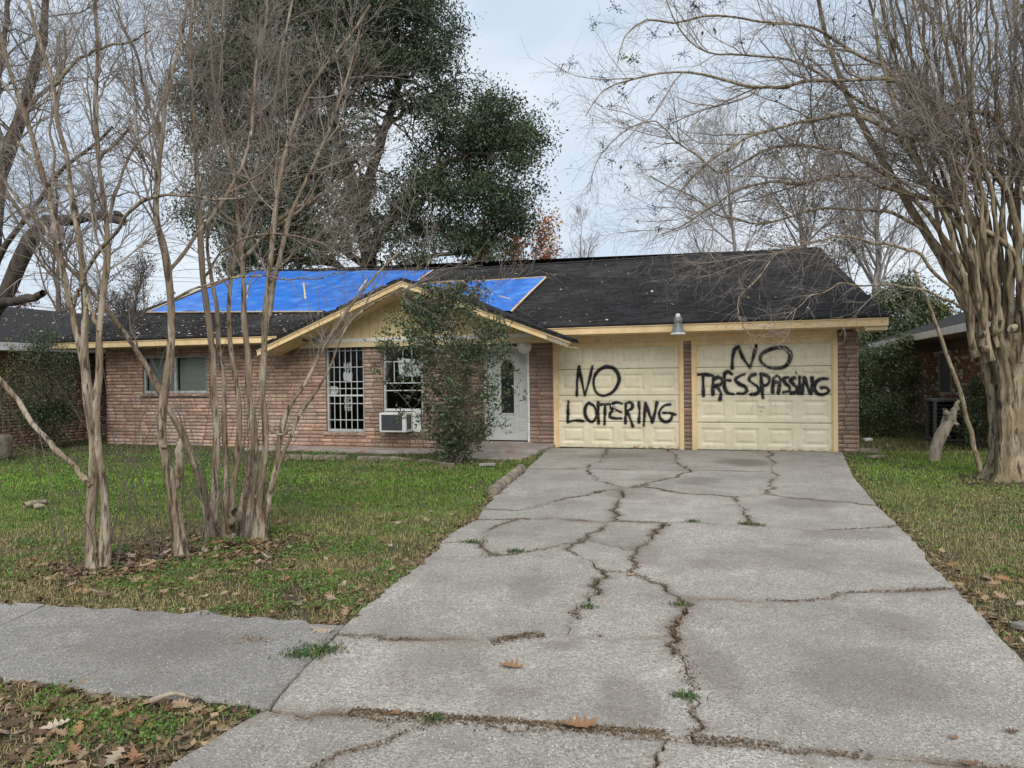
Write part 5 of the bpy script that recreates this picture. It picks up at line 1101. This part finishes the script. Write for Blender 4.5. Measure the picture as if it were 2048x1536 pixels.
CP = np.stack([fl_[jj], fl_[jj]*.5+c*.5+rngB.normal(size=c.shape)*.03, c], 1); CR = np.repeat([[.006, .004, .003]], len(c), 0)
P4, R4 = sub(rngB, CP, CR, len(c)*3, .12, .3, ang=(.4, 1.0), t0=.5, m=4, rr=.6, up=.12, rmin=.0018)
V, F = joinvf([tubes(SP, SR, 6), tubes(CP, CR, 4), tubes(P4, R4, 3)]); mk('stems', V, F, MT['twigdark'], eB, True)
def fat_leaves(rng, pos, size):
    """6-vert pointed leaf with a midrib fold"""
    n = len(pos); d = unit(rng.normal(size=(n, 3))+[0, 0, .25]); s = unit(np.cross(d, rng.normal(size=(n, 3)))); q_ = np.cross(d, s); z = (size*rng.uniform(.6, 1.25, n))[:, None]
    V = np.stack([pos, pos+d*z*.35+s*z*.22+q_*z*.10, pos+d*z*.72+s*z*.17+q_*z*.07, pos+d*z+q_*z*-.06, pos+d*z*.72-s*z*.17+q_*z*.07, pos+d*z*.35-s*z*.22+q_*z*.10], 1).reshape(-1, 3)
    k = np.arange(n)[:, None]*6; return V, [np.concatenate([k+[0, 1, 2, 3], k+[0, 3, 4, 5]])]
pos = np.concatenate([np.repeat(c, 15, 0)+rngB.normal(size=(len(c)*15, 3))*.10, P4[:, 1:].reshape(-1, 3).repeat(2, 0)+rngB.normal(size=(len(P4)*6, 3))*.03])
V, F = fat_leaves(rngB, pos, .066); k = rngB.uniform(.5, 1.5, (len(pos), 1)); base = np.array([(.055, .080, .034), (.075, .105, .044), (.105, .13, .058)])[rngB.integers(0, 3, len(pos))]
red = (pos[:, 2] > 2.7) & (rngB.random(len(pos)) < .12); base[red] = (.16, .035, .03)
mk('leaves', V, F, MT['leaf'], eB, col=np.repeat(base*k, 6, 0))

# dark old tree just left of the frame, with a broken limb
rngD = np.random.default_rng(81); YD = 13.
bD = dp(-120, 740, YD); eD = empty('old_tree', (bD[0], bD[1], 0), label='old dark tree with a snapped bare limb above the low left house', cat='tree')
DL = [([(-120,905),(-90,760),(-45,660),(0,600),(28,560),(52,505),(72,460),(100,438),(150,439),(200,432),(228,438),(248,441)],60,15,-.5), ([(-60,690),(-30,560),(-10,430),(0,350),(15,310),(36,255),(66,146),(87,55),(95,-30)],44,14,.6),
      ([(-50,670),(0,507),(73,412),(120,343),(175,299),(226,255)],14,5,-1.), ([(-40,640),(0,607),(40,602),(88,588)],24,13,-.8), ([(185,433),(188,395),(183,375)],6,3,0), ([(15,310),(-10,240),(0,150),(10,60),(20,-40)],18,8,.3), ([(228,437),(236,428),(250,446)],12,8,0),
      ([(-120,905),(-130,740),(-110,520),(-120,200),(-130,-60)],60,26,.6), ([(36,255),(70,200),(120,150),(130,60)],10,4,.4)]
Pd, Rd = stems(DL, YD, m=14, rng=rngD); Pd[[0, 7], 0, 2] = -.1; Pd += rngD.normal(size=Pd.shape)*.012
V, F = joinvf([tubes(Pd, Rd*(1+rngD.normal(size=Rd.shape)*.06), 9)]); mk('trunk', V, F, MT['oakbark'], eD, True)
P2, R2 = sub(rngD, Pd[[1, 2, 5, 7, 8]], Rd[[1, 2, 5, 7, 8]], 90, .8, 2.2, t0=.3, m=8, rr=.4, rmax=.02, wig=.2)
P3, R3 = sub(rngD, P2, R2, 900, .3, .9, m=5, rr=.6, wig=.22, rmin=.003); P4, R4 = sub(rngD, P3, R3, 2400, .1, .35, m=4, rr=.7, wig=.22, rmin=.0025)
V, F = joinvf([tubes(P2, R2, 5), tubes(P3, R3, 3), tubes(P4, R4, 3)]); mk('crown', V, F, MT['twigdark'], eD, True)
# leaning dead stump in the side yard
gS = gp(1872, 921); YS = gS[1]; rngS = np.random.default_rng(91)
eS = empty('dead_stump', tuple(gS), label='leaning pale dead stump with forked top on the grass strip', cat='stump')
Pq, Rq = stems([([(1868,922),(1874,900),(1884,872),(1896,846),(1902,832)],22,21,.05), ([(1900,840),(1907,826),(1913,812),(1918,800)],18,7,.05), ([(1898,838),(1893,826),(1888,818)],15,7,0), ([(1903,842),(1909,846),(1914,850)],12,6,0)], YS, m=9, rng=rngS); Pq[0, 0, 2] = -.05
Rq *= 1+rngS.normal(size=Rq.shape)*.09; V, F = tubes(*gnarl(rngS, Pq, Rq*.9, 24, .05, 1, .2), 12, .1, rngS); mk('trunk', V, F, MT['greybark'], eS, True)
# ------------------------------------------------------------------ small things
def block(name, p, sx, sy, sz, rz, mat, seed, **k):
    r = random.Random(seed); bm = bmesh.new(); bmesh.ops.create_cube(bm, size=1)
    for v in bm.verts: v.co = (v.co.x*sx+r.uniform(-.012, .012), v.co.y*sy+r.uniform(-.012, .012), v.co.z*sz+r.uniform(-.008, .008))
    bmesh.ops.bevel(bm, geom=bm.edges[:], offset=min(sx, sy, sz)*.22, segments=2, affect='EDGES', profile=.6); bmesh.ops.triangulate(bm, faces=[f for f in bm.faces if len(f.verts) > 4])
    me = bpy.data.meshes.new(name); bm.to_mesh(me); bm.free(); me.materials.append(mat); me.polygons.foreach_set('use_smooth', np.ones(len(me.polygons), bool))
    o = link(name, me, **k); o.location = p; o.rotation_euler = (r.uniform(-.05, .05), r.uniform(-.06, .06), rz); return o
line = np.array([gp(x, y, .0) for x, y in ((560,913),(700,915),(830,921),(905,931))]); line = catmull(line, 18)
for i in range(17):
    p = (line[i]+line[i+1])/2; d = line[i+1]-line[i]
    if i in (6, 12): continue
    block('edging_block', (p[0], p[1], -.012), np.linalg.norm(d)*.9, .13, .10, math.atan2(d[1], d[0])+.02, MT['stone'], i, label='tan concrete edging block in the row along the flower bed', cat='edging block', group='edging blocks along the flower bed')
for i, ((x0, y0), (x1, y1)) in enumerate((((1044,937),(1026,951)), ((1025,952),(1006,967)), ((1005,968),(984,986)))):
    A, B = gp(x0, y0, .05), gp(x1, y1, .05); d = unit(B-A); nr_ = 9; t = np.linspace(0, 1, nr_)
    Pm = (A+(B-A)*t[:, None])[None]; Rm = (.075+.008*np.sin(t*math.pi*3))*np.where((t == 0) | (t == 1), .6, 1.); V, F = tubes(Pm, Rm[None], 12); n = len(V)
    mk('edging_log', V, [F, np.array([list(range(12)), list(range(n-12, n))])], MT['stone'], None, True, label='rounded log shaped edging piece lying beside the driveway', cat='edging', group='log edging by the driveway')
block('paving_brick', tuple(gp(975, 929, .03)), .28, .12, .05, -.1, MT['walk'], 5, label='pale flat brick lying on the path by the glossy shrub', cat='brick')
block('loose_brick', tuple(gp(1738, 902, .04)), .34, .15, .09, -.2, MT['stone'], 6, label='brown loose brick on the grass at the garage corner', cat='brick')
block('loose_brick', tuple(gp(1752, 913, .02)), .26, .16, .05, .25, MT['stone'], 7, label='flat half sunken paver lying on the grass by the garage corner', cat='brick')
block('garden_stone', tuple(gp(-2, 895, .2)), .42, .42, .5, .3, MT['stone'], 8, label='rounded grey stone in front of the low left house', cat='stone')
block('crumpled_litter', tuple(gp(1735, 879, .03)), .2, .09, .06, .3, MT['plastic'], 9, label='crumpled white litter on the side yard grass', cat='litter')
for i, ((x0, y0), (x1, y1), w_) in enumerate((((48,1011),(97,1003),.035), ((68,1014),(90,1012),.03))):
    A, B = gp(x0, y0, .03), gp(x1, y1, .03); V, F = tubes(np.stack([A, A*.6+B*.4+[0, 0, .01], B])[None], np.array([[w_, w_*1.1, w_*.6]]), 8); mk('fallen_branch', V, F, MT['greybark'], None, True, label='short grey piece of fallen branch on the lawn', cat='branch', group='fallen branches on the lawn')
A, B = gp(300, 1402, .03), gp(388, 1396, .03); V, F = tubes(catmull([A, A*.5+B*.5+[0, .02, .02], B], 8)[None], np.linspace(.012, .007, 8)[None]*np.array([[1, 1.3, .9, 1.2, 1, 1.1, .9, 1]]), 7); mk('stick', V, F, MT['greybark'], None, True, label='dry stick lying along the sidewalk edge', cat='stick')
stn = gp(2046, 1252, .02); block('stone_chip', tuple(stn), .10, .07, .04, .4, MT['walk'], 12, label='pale concrete chip in the grass right of the driveway', cat='stone')

for i, yy_ in enumerate((551, 559)):
    Q = np.array([dp(x, yy_+(x-100)**2*.00006, 42) for x in (-900, -400, 0, 200, 420, 700)]); V, F = tubes(catmull(Q, 30)[None], np.full((1, 30), .010), 4); mk('utility_wire', V, F, MT['black'], None, label='thin overhead wire against the sky behind the left roofs', cat='wire', group='overhead wires')
# ------------------------------------------------------------------ grass, clover, weeds in the cracks
rngG = np.random.default_rng(101)
def hseg(P, gap, dens, rng, spread):
    d = np.linalg.norm(np.diff(P, axis=0), axis=1); n = rng.poisson(d.sum()*dens); s = rng.uniform(0, d.sum(), n); cs = np.concatenate([[0], np.cumsum(d)]); i = np.clip(np.searchsorted(cs, s)-1, 0, len(d)-1); f = ((s-cs[i])/d[i])[:, None]
    return P[i]*(1-f)+P[i+1]*f+rng.normal(size=(n, 2))*spread
hp = [wld(-16.5, WV)[:2], wld(-7.2, WV)[:2], wld(-7.2, 0)[:2], wld(.45, 0)[:2], wld(.45, 14)[:2], wld(-16.5, 14)[:2]]
pads = [[wld(a_, b_)[:2] for a_, b_ in ((u0, v0), (u1, v0), (u1, v1), (u0, v1))] for u0, u1, v0, v1 in ((-7.2, -5.26, -1.35, 0), (-12, -7.2, -1.15, WV), (-6.9, -5.32, -2.25, -1.35))]
def free(x, y, edge=0.):
    k = ~(inpoly(x, y, drive_poly) | inpoly(x, y, walk_poly) | inpoly(x, y, hp))
    for p in pads: k &= ~inpoly(x, y, p)
    return k & (np.abs(x) < .72*y+1.6)
def rgb_lawn(x, y):
    n1 = vnoise(x, y, 1.3, 5); n2 = vnoise(x, y, .35, 6); n3 = vnoise(x, y, 2.6, 7)
    far = np.clip((y-6.2)/2.0, 0, 1); right = (x > 1.2).astype(float)
    green = np.clip(far*(.55+1.1*n3)*(1-.35*right)+.55*(n1-.55)+.3*(n2-.5), 0, 1)
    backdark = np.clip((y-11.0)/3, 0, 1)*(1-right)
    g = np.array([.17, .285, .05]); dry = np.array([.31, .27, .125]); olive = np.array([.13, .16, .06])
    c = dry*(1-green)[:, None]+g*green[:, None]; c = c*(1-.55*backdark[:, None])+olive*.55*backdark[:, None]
    for bx, by, rx, ry in ((-2.6, 10.6, 1.6, .75), (-7.2, 11.0, 2.2, .8), (-4.8, 11.6, 1.5, .8), (7.2, 11.0, 1.2, 1.2)):
        k_ = np.exp(-((x-bx)/rx)**2-((y-by)/ry)**2)[:, None]*(.5+.6*n2[:, None]); c = c*(1-np.clip(k_, 0, 1))+np.array([.21, .42, .045])*np.clip(k_, 0, 1)
    return c, green
def blades(n, x0, x1, y0, y1, h, w_, bend, segs):
    x = rngG.uniform(x0, x1, n); y = rngG.uniform(y0, y1, n); k = free(x, y); x, y = x[k], y[k]
    dens = np.clip(.35+1.0*vnoise(x, y, .5, 12)+.4*vnoise(x, y, .13, 13)-.25, 0, 1); k = rngG.random(len(x)) < dens; x, y = x[k], y[k]
    for bx, by, br in ((-3.3, 5.9, .45), (-2.7, 6.5, .75), (6.6, 9.8, .7)):
        dd = np.hypot(x-bx, y-by); k = rngG.random(len(x)) < np.clip((dd-br*.4)/br+.08, 0, 1); x, y = x[k], y[k]
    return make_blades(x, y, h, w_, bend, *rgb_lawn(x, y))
def make_blades(x, y, h, w_, bend, c, green, z=None, dryp=.35):
    n = len(x); z = gz(x, y) if z is None else z; a = rngG.uniform(0, 6.283, n); d = np.c_[np.cos(a), np.sin(a), np.zeros(n)]; s = np.c_[-np.sin(a), np.cos(a), np.zeros(n)]
    hh = (h*rngG.uniform(.45, 1.3, n))[:, None]; lean = (bend*rngG.uniform(.2, 1.6, n))[:, None]; p = np.c_[x, y, z-.004]; wv_ = (w_*rngG.uniform(.6, 1.3, n))[:, None]
    m_ = p+np.array([0, 0, 1])*hh*.6+d*hh*lean*.35; t = p+np.array([0, 0, 1])*hh*np.maximum(.15, 1-.45*lean)+d*hh*lean
    V = np.stack([p-s*wv_/2, p+s*wv_/2, m_+s*wv_*.38, m_-s*wv_*.38, t], 1).reshape(-1, 3); k = np.arange(n)[:, None]*5
    dry = rngG.random(n) < dryp*(1-.75*green); c = np.where(dry[:, None], np.array([.40, .32, .17]), c)*rngG.uniform(.6, 1.45, (n, 1)); c[:, 0] *= rngG.uniform(.85, 1.2, n)
    cc = np.repeat(c, 5, 0); return V, k+[0, 1, 2, 3], k+[3, 2, 4], cc
def bld(name, parts, mat, **k):
    V = np.concatenate([p[0] for p in parts]); n = np.cumsum([0]+[len(p[0]) for p in parts[:-1]])
    mk(name, V, [np.concatenate([p[1]+o for p, o in zip(parts, n)]), np.concatenate([p[2]+o for p, o in zip(parts, n)])], mat, col=np.concatenate([p[3] for p in parts]), kind='stuff', **k)
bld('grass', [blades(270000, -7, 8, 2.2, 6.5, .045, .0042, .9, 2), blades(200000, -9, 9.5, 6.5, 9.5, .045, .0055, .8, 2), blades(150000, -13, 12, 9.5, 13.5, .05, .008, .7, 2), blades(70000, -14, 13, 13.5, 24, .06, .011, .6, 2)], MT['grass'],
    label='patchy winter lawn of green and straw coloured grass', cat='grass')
# clover and broad leaved weeds
def clover(n, box, th, size, seed, zc=.0):
    x = rngG.uniform(box[0], box[1], n); y = rngG.uniform(box[2], box[3], n); k = free(x, y); x, y = x[k], y[k]
    m_ = vnoise(x, y, .45, seed)*.6+vnoise(x, y, .17, seed+1)*.4; k = m_ > th; x, y, m_ = x[k], y[k], m_[k]
    p = np.c_[x, y, gz(x, y)+rngG.uniform(.008, .04, len(x))*(.6+.8*(m_-th)*4)]; V, F = leafcards(rngG, p, size, up=.55, fold=.06, aspect=.9); kk = rngG.uniform(.6, 1.45, (len(p), 1))
    return V, F, np.repeat(np.array([.10, .19, .042])*kk*np.c_[rngG.uniform(.8, 1.4, len(p)), np.ones((len(p), 2))], 4, 0)
cl_ = [clover(80000, (-6, .5, 2.2, 4.2), .53, .016, 31), clover(52000, (-6, 1, 4.6, 6.9), .56, .018, 35), clover(40000, (-9, 1, 6.9, 10), .60, .024, 37), clover(26000, (-10, .5, 10, 15.5), .52, .034, 38), clover(26000, (2.5, 9, 4, 14), .62, .024, 39)]
V = np.concatenate([a_[0] for a_ in cl_]); o_ = np.cumsum([0]+[len(a_[0]) for a_ in cl_[:-1]])
mk('clover', V, np.concatenate([a_[1]+o for a_, o in zip(cl_, o_)]), MT['clover'], col=np.concatenate([a_[2] for a_ in cl_]), kind='stuff', label='clover and low weeds spreading through the lawn', cat='clover')
# tufts, straw and crumbs in the cracks
pc = []; 
for P, gap in crack_lines:
    if gap < .009: continue
    q_ = hseg(P, gap, 200*min(1, gap/.02), rngG, gap*.42); m_ = vnoise(q_[:, 0], q_[:, 1], .25, 51); q_ = q_[m_ > .42]; n = len(q_); gsel = (vnoise(q_[:, 0], q_[:, 1], .5, 52) > .62)
    c_ = np.where(gsel[:, None], np.array([.085, .12, .035]), np.array([.15, .10, .055])); pc.append(make_blades(q_[:, 0], q_[:, 1], .022, .003, 1.7, c_, gsel.astype(float), z=np.full(n, .008)))
for (x_, y_, n, s) in ((1385,1043,60,.035), (1490,1048,90,.04), (1515,1051,70,.05), (945,1086,90,.05), (1035,1104,60,.06), (935,1084,40,.04), (1333,1052,40,.03), (1360,1210,60,.03), (1372,1395,70,.03), (640,1300,240,.07), (610,1312,160,.06), (500,1280,120,.07), (1030,1102,40,.03), (985,1112,40,.04), (868,1441,40,.02), (1175,1215,70,.03), (1195,985,30,.03), (1290,972,25,.03)):
    g = gp(x_, y_, ZS); q_ = g[:2]+rngG.normal(size=(n, 2))*[s, s*.6]; isg = (x_, y_) not in ((500,1280),)
    c_ = np.tile([.06, .12, .03] if isg else [.2, .13, .06], (n, 1)); pc.append(make_blades(q_[:, 0], q_[:, 1], .04 if isg else .02, .006, 1.3, c_, np.full(n, 1. if isg else 0.), z=np.full(n, ZS)))
bld('crack_weeds', pc, MT['grass'], label='weeds and dry straw growing in the driveway cracks', cat='weeds')
def crumbs(name, x, y, z, size, cols, label, cat, parent=None):
    n = len(x); p = np.c_[x, y, z]; a = rngG.uniform(0, 6.283, n); l = (size*rngG.uniform(.5, 1.8, n))[:, None]; d = np.c_[np.cos(a), np.sin(a), rngG.normal(size=n)*.25]; s = np.c_[-np.sin(a), np.cos(a), rngG.normal(size=n)*.3]; w_ = l*rngG.uniform(.12, .45, (n, 1))
    V = np.stack([p-d*l/2, p+s*w_, p+d*l/2+[0, 0, .004], p-s*w_], 1).reshape(-1, 3); k = np.arange(n)[:, None]*4
    mk(name, V, k+[0, 1, 2, 3], MT['litter'], col=np.repeat(np.array(cols)[rngG.integers(0, len(cols), n)]*rngG.uniform(.6, 1.3, (n, 1)), 4, 0), kind='stuff', label=label, cat=cat)
qs = [hseg(P, g, 300*min(1.5, g/.014), rngG, .008+g*.5) for P, g in crack_lines if g > .013]+[hseg(np.array([gp(x, y)[:2] for x, y in L_]), .02, dn, rngG, sp_) for L_, dn, sp_ in (([(650,1427),(868,1443),(1060,1456),(1330,1478)],1700,.016), ([(980,1290),(1060,1276),(1200,1281)],1300,.022), ([(1388,1484),(1560,1500)],700,.018), ([(470,1272),(500,1283),(540,1292)],600,.03), ([(1100,905),(1130,912)],500,.1), ([(505,1440),(537,1420),(680,1262)],260,.02))]
qs = np.concatenate(qs); m_ = vnoise(qs[:, 0], qs[:, 1], .3, 55) > .40; qs = qs[m_]
crumbs('crack_litter', qs[:, 0], qs[:, 1], np.full(len(qs), ZS+.002), .010, [(.13, .085, .05), (.20, .14, .085), (.08, .055, .035)], 'dry brown needles and crumbs gathered along the driveway joints', 'litter')
def near_pts(n, fn):
    x, y = fn(n); k = free(x, y); return x[k], y[k]
X = []; Y = []
for (x0, x1, y0, y1, n, th) in ((-5.5, .3, 2.2, 3.9, 9000, .2), (-6, .8, 4.5, 6.9, 4200, .52), (2.4, 6, 3.5, 9, 2400, .55)):
    x = rngG.uniform(x0, x1, n); y = rngG.uniform(y0, y1, n); k = free(x, y) & (vnoise(x, y, .5, 61) > th); X.append(x[k]); Y.append(y[k])
for bx, by, br, n in ((-3.3, 5.85, .35, 1500), (-2.65, 6.5, .5, 2600), (6.5, 9.6, .6, 1000)):
    x = bx+rngG.normal(size=n)*br; y = by+rngG.normal(size=n)*br*.8; k = free(x, y); X.append(x[k]); Y.append(y[k])
eg = hseg(np.concatenate([rough_line(p_, 0) for p_, g_, w_ in ED[13:19]]), .02, 420, rngG, .07); er = hseg(np.concatenate([rough_line(p_, 0) for p_, g_, w_ in ED[4:9]]), .02, 380, rngG, .08); ew = hseg(np.array([At(0), At(6)]), .02, 260, rngG, .06); ev = hseg(np.array([Bt(0), Bt(6)]), .02, 420, rngG, .07)
for q_ in (eg, er, ew, ev):
    k = free(q_[:, 0], q_[:, 1]); X.append(q_[k, 0]); Y.append(q_[k, 1])
X = np.concatenate(X); Y = np.concatenate(Y); crumbs('ground_litter', X, Y, gz(X, Y)+rngG.uniform(.002, .025, len(X)), .035, [(.14, .09, .055), (.22, .16, .10), (.08, .055, .038), (.28, .20, .12)], 'dead straw and leaf crumbs over the bare soil', 'litter')
# leaf specks on the roof
n = 6500; u = rngG.uniform(UL, UR-.3, n); t = rngG.random(n)**1.3; k = rngG.random(n) < np.where(u < -10.4, 1., np.where(u < -3, .14, .03)); u, t = u[k], t[k]
k = t < np.where(u < -10.4, .34, 1.); u, t = u[k], t[k]
Q = roof_pt(u, t)+[0, 0, .034]; Wp = np.array([wld(*q_) for q_ in Q])
crumbs('roof_litter', Wp[:, 0], Wp[:, 1], Wp[:, 2], .048, [(.42, .33, .25), (.55, .46, .37), (.30, .20, .14)], 'pale dead leaf specks scattered on the shingles', 'litter')
n = 900; u = rngG.uniform(-.4, .2, n); Lr = np.c_[rngG.uniform(-3.0, .5, n), rngG.uniform(-8, 5, n)]; Wn = np.array([wld(-18.3+a_, 2+b_, 2.4+1.22*(.55-a_)/3.75+.02) for a_, b_ in Lr])
crumbs('neighbour_roof_litter', Wn[:, 0], Wn[:, 1], Wn[:, 2], .05, [(.42, .33, .25), (.5, .42, .34)], 'pale leaf specks on the low left house roof', 'litter')

# ------------------------------------------------------------------ fallen leaves, each its own object
def oak_leaf(seed, mat):
    r = random.Random(seed); n = 5; right = []
    for i in range(n):
        t = (i+.5)/n; w_ = .42*math.sin(min(1, t*1.15)*math.pi*.85)*r.uniform(.75, 1.1)
        right += [(t*.9+.02, w_*.32), (t*.9+.10, w_)]
    right = [(0, .015)]+right+[(1, 0)]; left = [(x, -y*r.uniform(.85, 1.1)) for x, y in right[-2::-1]]
    mid = [(x, 0) for x, y in right]; V = []; F = []
    curl = r.uniform(.15, .6); twist = r.uniform(-.5, .5); cup = r.uniform(-.3, .9)
    def lift(x, y): return (x-.5, y+.1*curl*math.sin(x*3), curl*(x-.5)**2*1.2+cup*y*y*1.6+twist*(x-.5)*y)
    m_ = len(right)
    for x, y in right: V.append(lift(x, y))
    for x, y in mid[1:-1]: V.append(lift(x, 0))
    for x, y in right[1:-1]: V.append(lift(x, -y*.95))
    R_ = lambda i: i
    M_ = lambda i: 0 if i == 0 else (m_-1 if i == m_-1 else m_+i-1)
    L_ = lambda i: 0 if i == 0 else (m_-1 if i == m_-1 else m_+m_-2+i-1)
    for i in range(m_-1):
        for A_, B_ in ((M_, R_), (L_, M_)):
            f = [A_(i), A_(i+1), B_(i+1), B_(i)]; f = [q_ for j_, q_ in enumerate(f) if q_ not in f[:j_]]
            if len(f) > 2: F.append(tuple(f))
    return mkmesh('fallen_leaf', np.array(V), F, mat, True)
LM = [[oak_leaf(s*7+m_, MT['fl%d' % m_]) for s in range(3)] for m_ in range(5)]
rl = random.Random(17)
def leaf(x, y, z, size, label, group, tone=None):
    o = link('fallen_leaf', LM[tone if tone is not None else rl.choice([0, 0, 1, 1, 2, 3, 4])][rl.randrange(3)], label=label, cat='leaf', group=group)
    o.location = (x, y, z+size*.06); o.scale = (size, size*rl.uniform(.7, 1.0), size); o.rotation_euler = (rl.uniform(-.45, .45), rl.uniform(-.45, .45), rl.uniform(0, 6.28)); return o
def scatter(n, boxes, label, group, s0, s1, th=0., far=False):
    k = 0
    while k < n:
        x0, x1, y0, y1 = boxes[rl.randrange(len(boxes))]; px, py = rl.uniform(x0, x1), rl.uniform(y0, y1); g = gp(px, py)
        ok = free(np.array([g[0]]), np.array([g[1]]))[0]
        if not ok: continue
        leaf(g[0], g[1], float(gz(g[0], g[1]))+.02, rl.uniform(s0, s1), label, group); k += 1
scatter(52, [(0,520,1365,1536), (0,330,1390,1536)], 'dry brown oak leaf on the weedy verge below the sidewalk', 'leaves on the verge', .06, .125)
scatter(105, [(60,900,1130,1245), (130,420,1130,1200), (560,800,1160,1260)], 'dry brown leaf lying in the grass just above the sidewalk', 'leaves along the sidewalk edge', .06, .115)
scatter(75, [(360,560,1060,1130), (200,300,1110,1150), (330,520,1075,1120)], 'brown leaf heaped at the foot of the crape myrtles', 'leaves under the crape myrtles', .07, .13)
scatter(40, [(0,950,940,1130), (550,960,1000,1100)], 'scattered dry leaf out on the front lawn', 'leaves on the front lawn', .07, .12)
scatter(34, [(1790,2048,1010,1330), (1900,2048,1150,1330)], 'dry leaf in the grass strip right of the driveway', 'leaves on the right grass strip', .06, .11)
for (x, y, s, tone, lab) in ((1018,1335,.15,0,'orange oak leaf lying alone on the driveway slab'), (1153,1458,.17,0,'broad orange leaf lying on the front driveway joint'), (640,1263,.17,3,'pale oak leaf on the sidewalk beside the driveway'), (790,1428,.06,0,'small red brown leaf on the left part of the front joint'), (1905,1478,.05,0,'tiny brown leaf on the right driveway slab'), (2020,1465,.06,4,'dark leaf scrap on the right driveway slab'), (1258,1152,.09,1,'curled tan leaf at the crack junction'), (1935,1530,.08,2,'reddish leaf on the driveway near the street')):
    g = gp(x, y, ZS); o = leaf(g[0], g[1], ZS, s, lab, None, tone); o.rotation_euler = (0.05, 0.1, rl.uniform(-.4, .4))
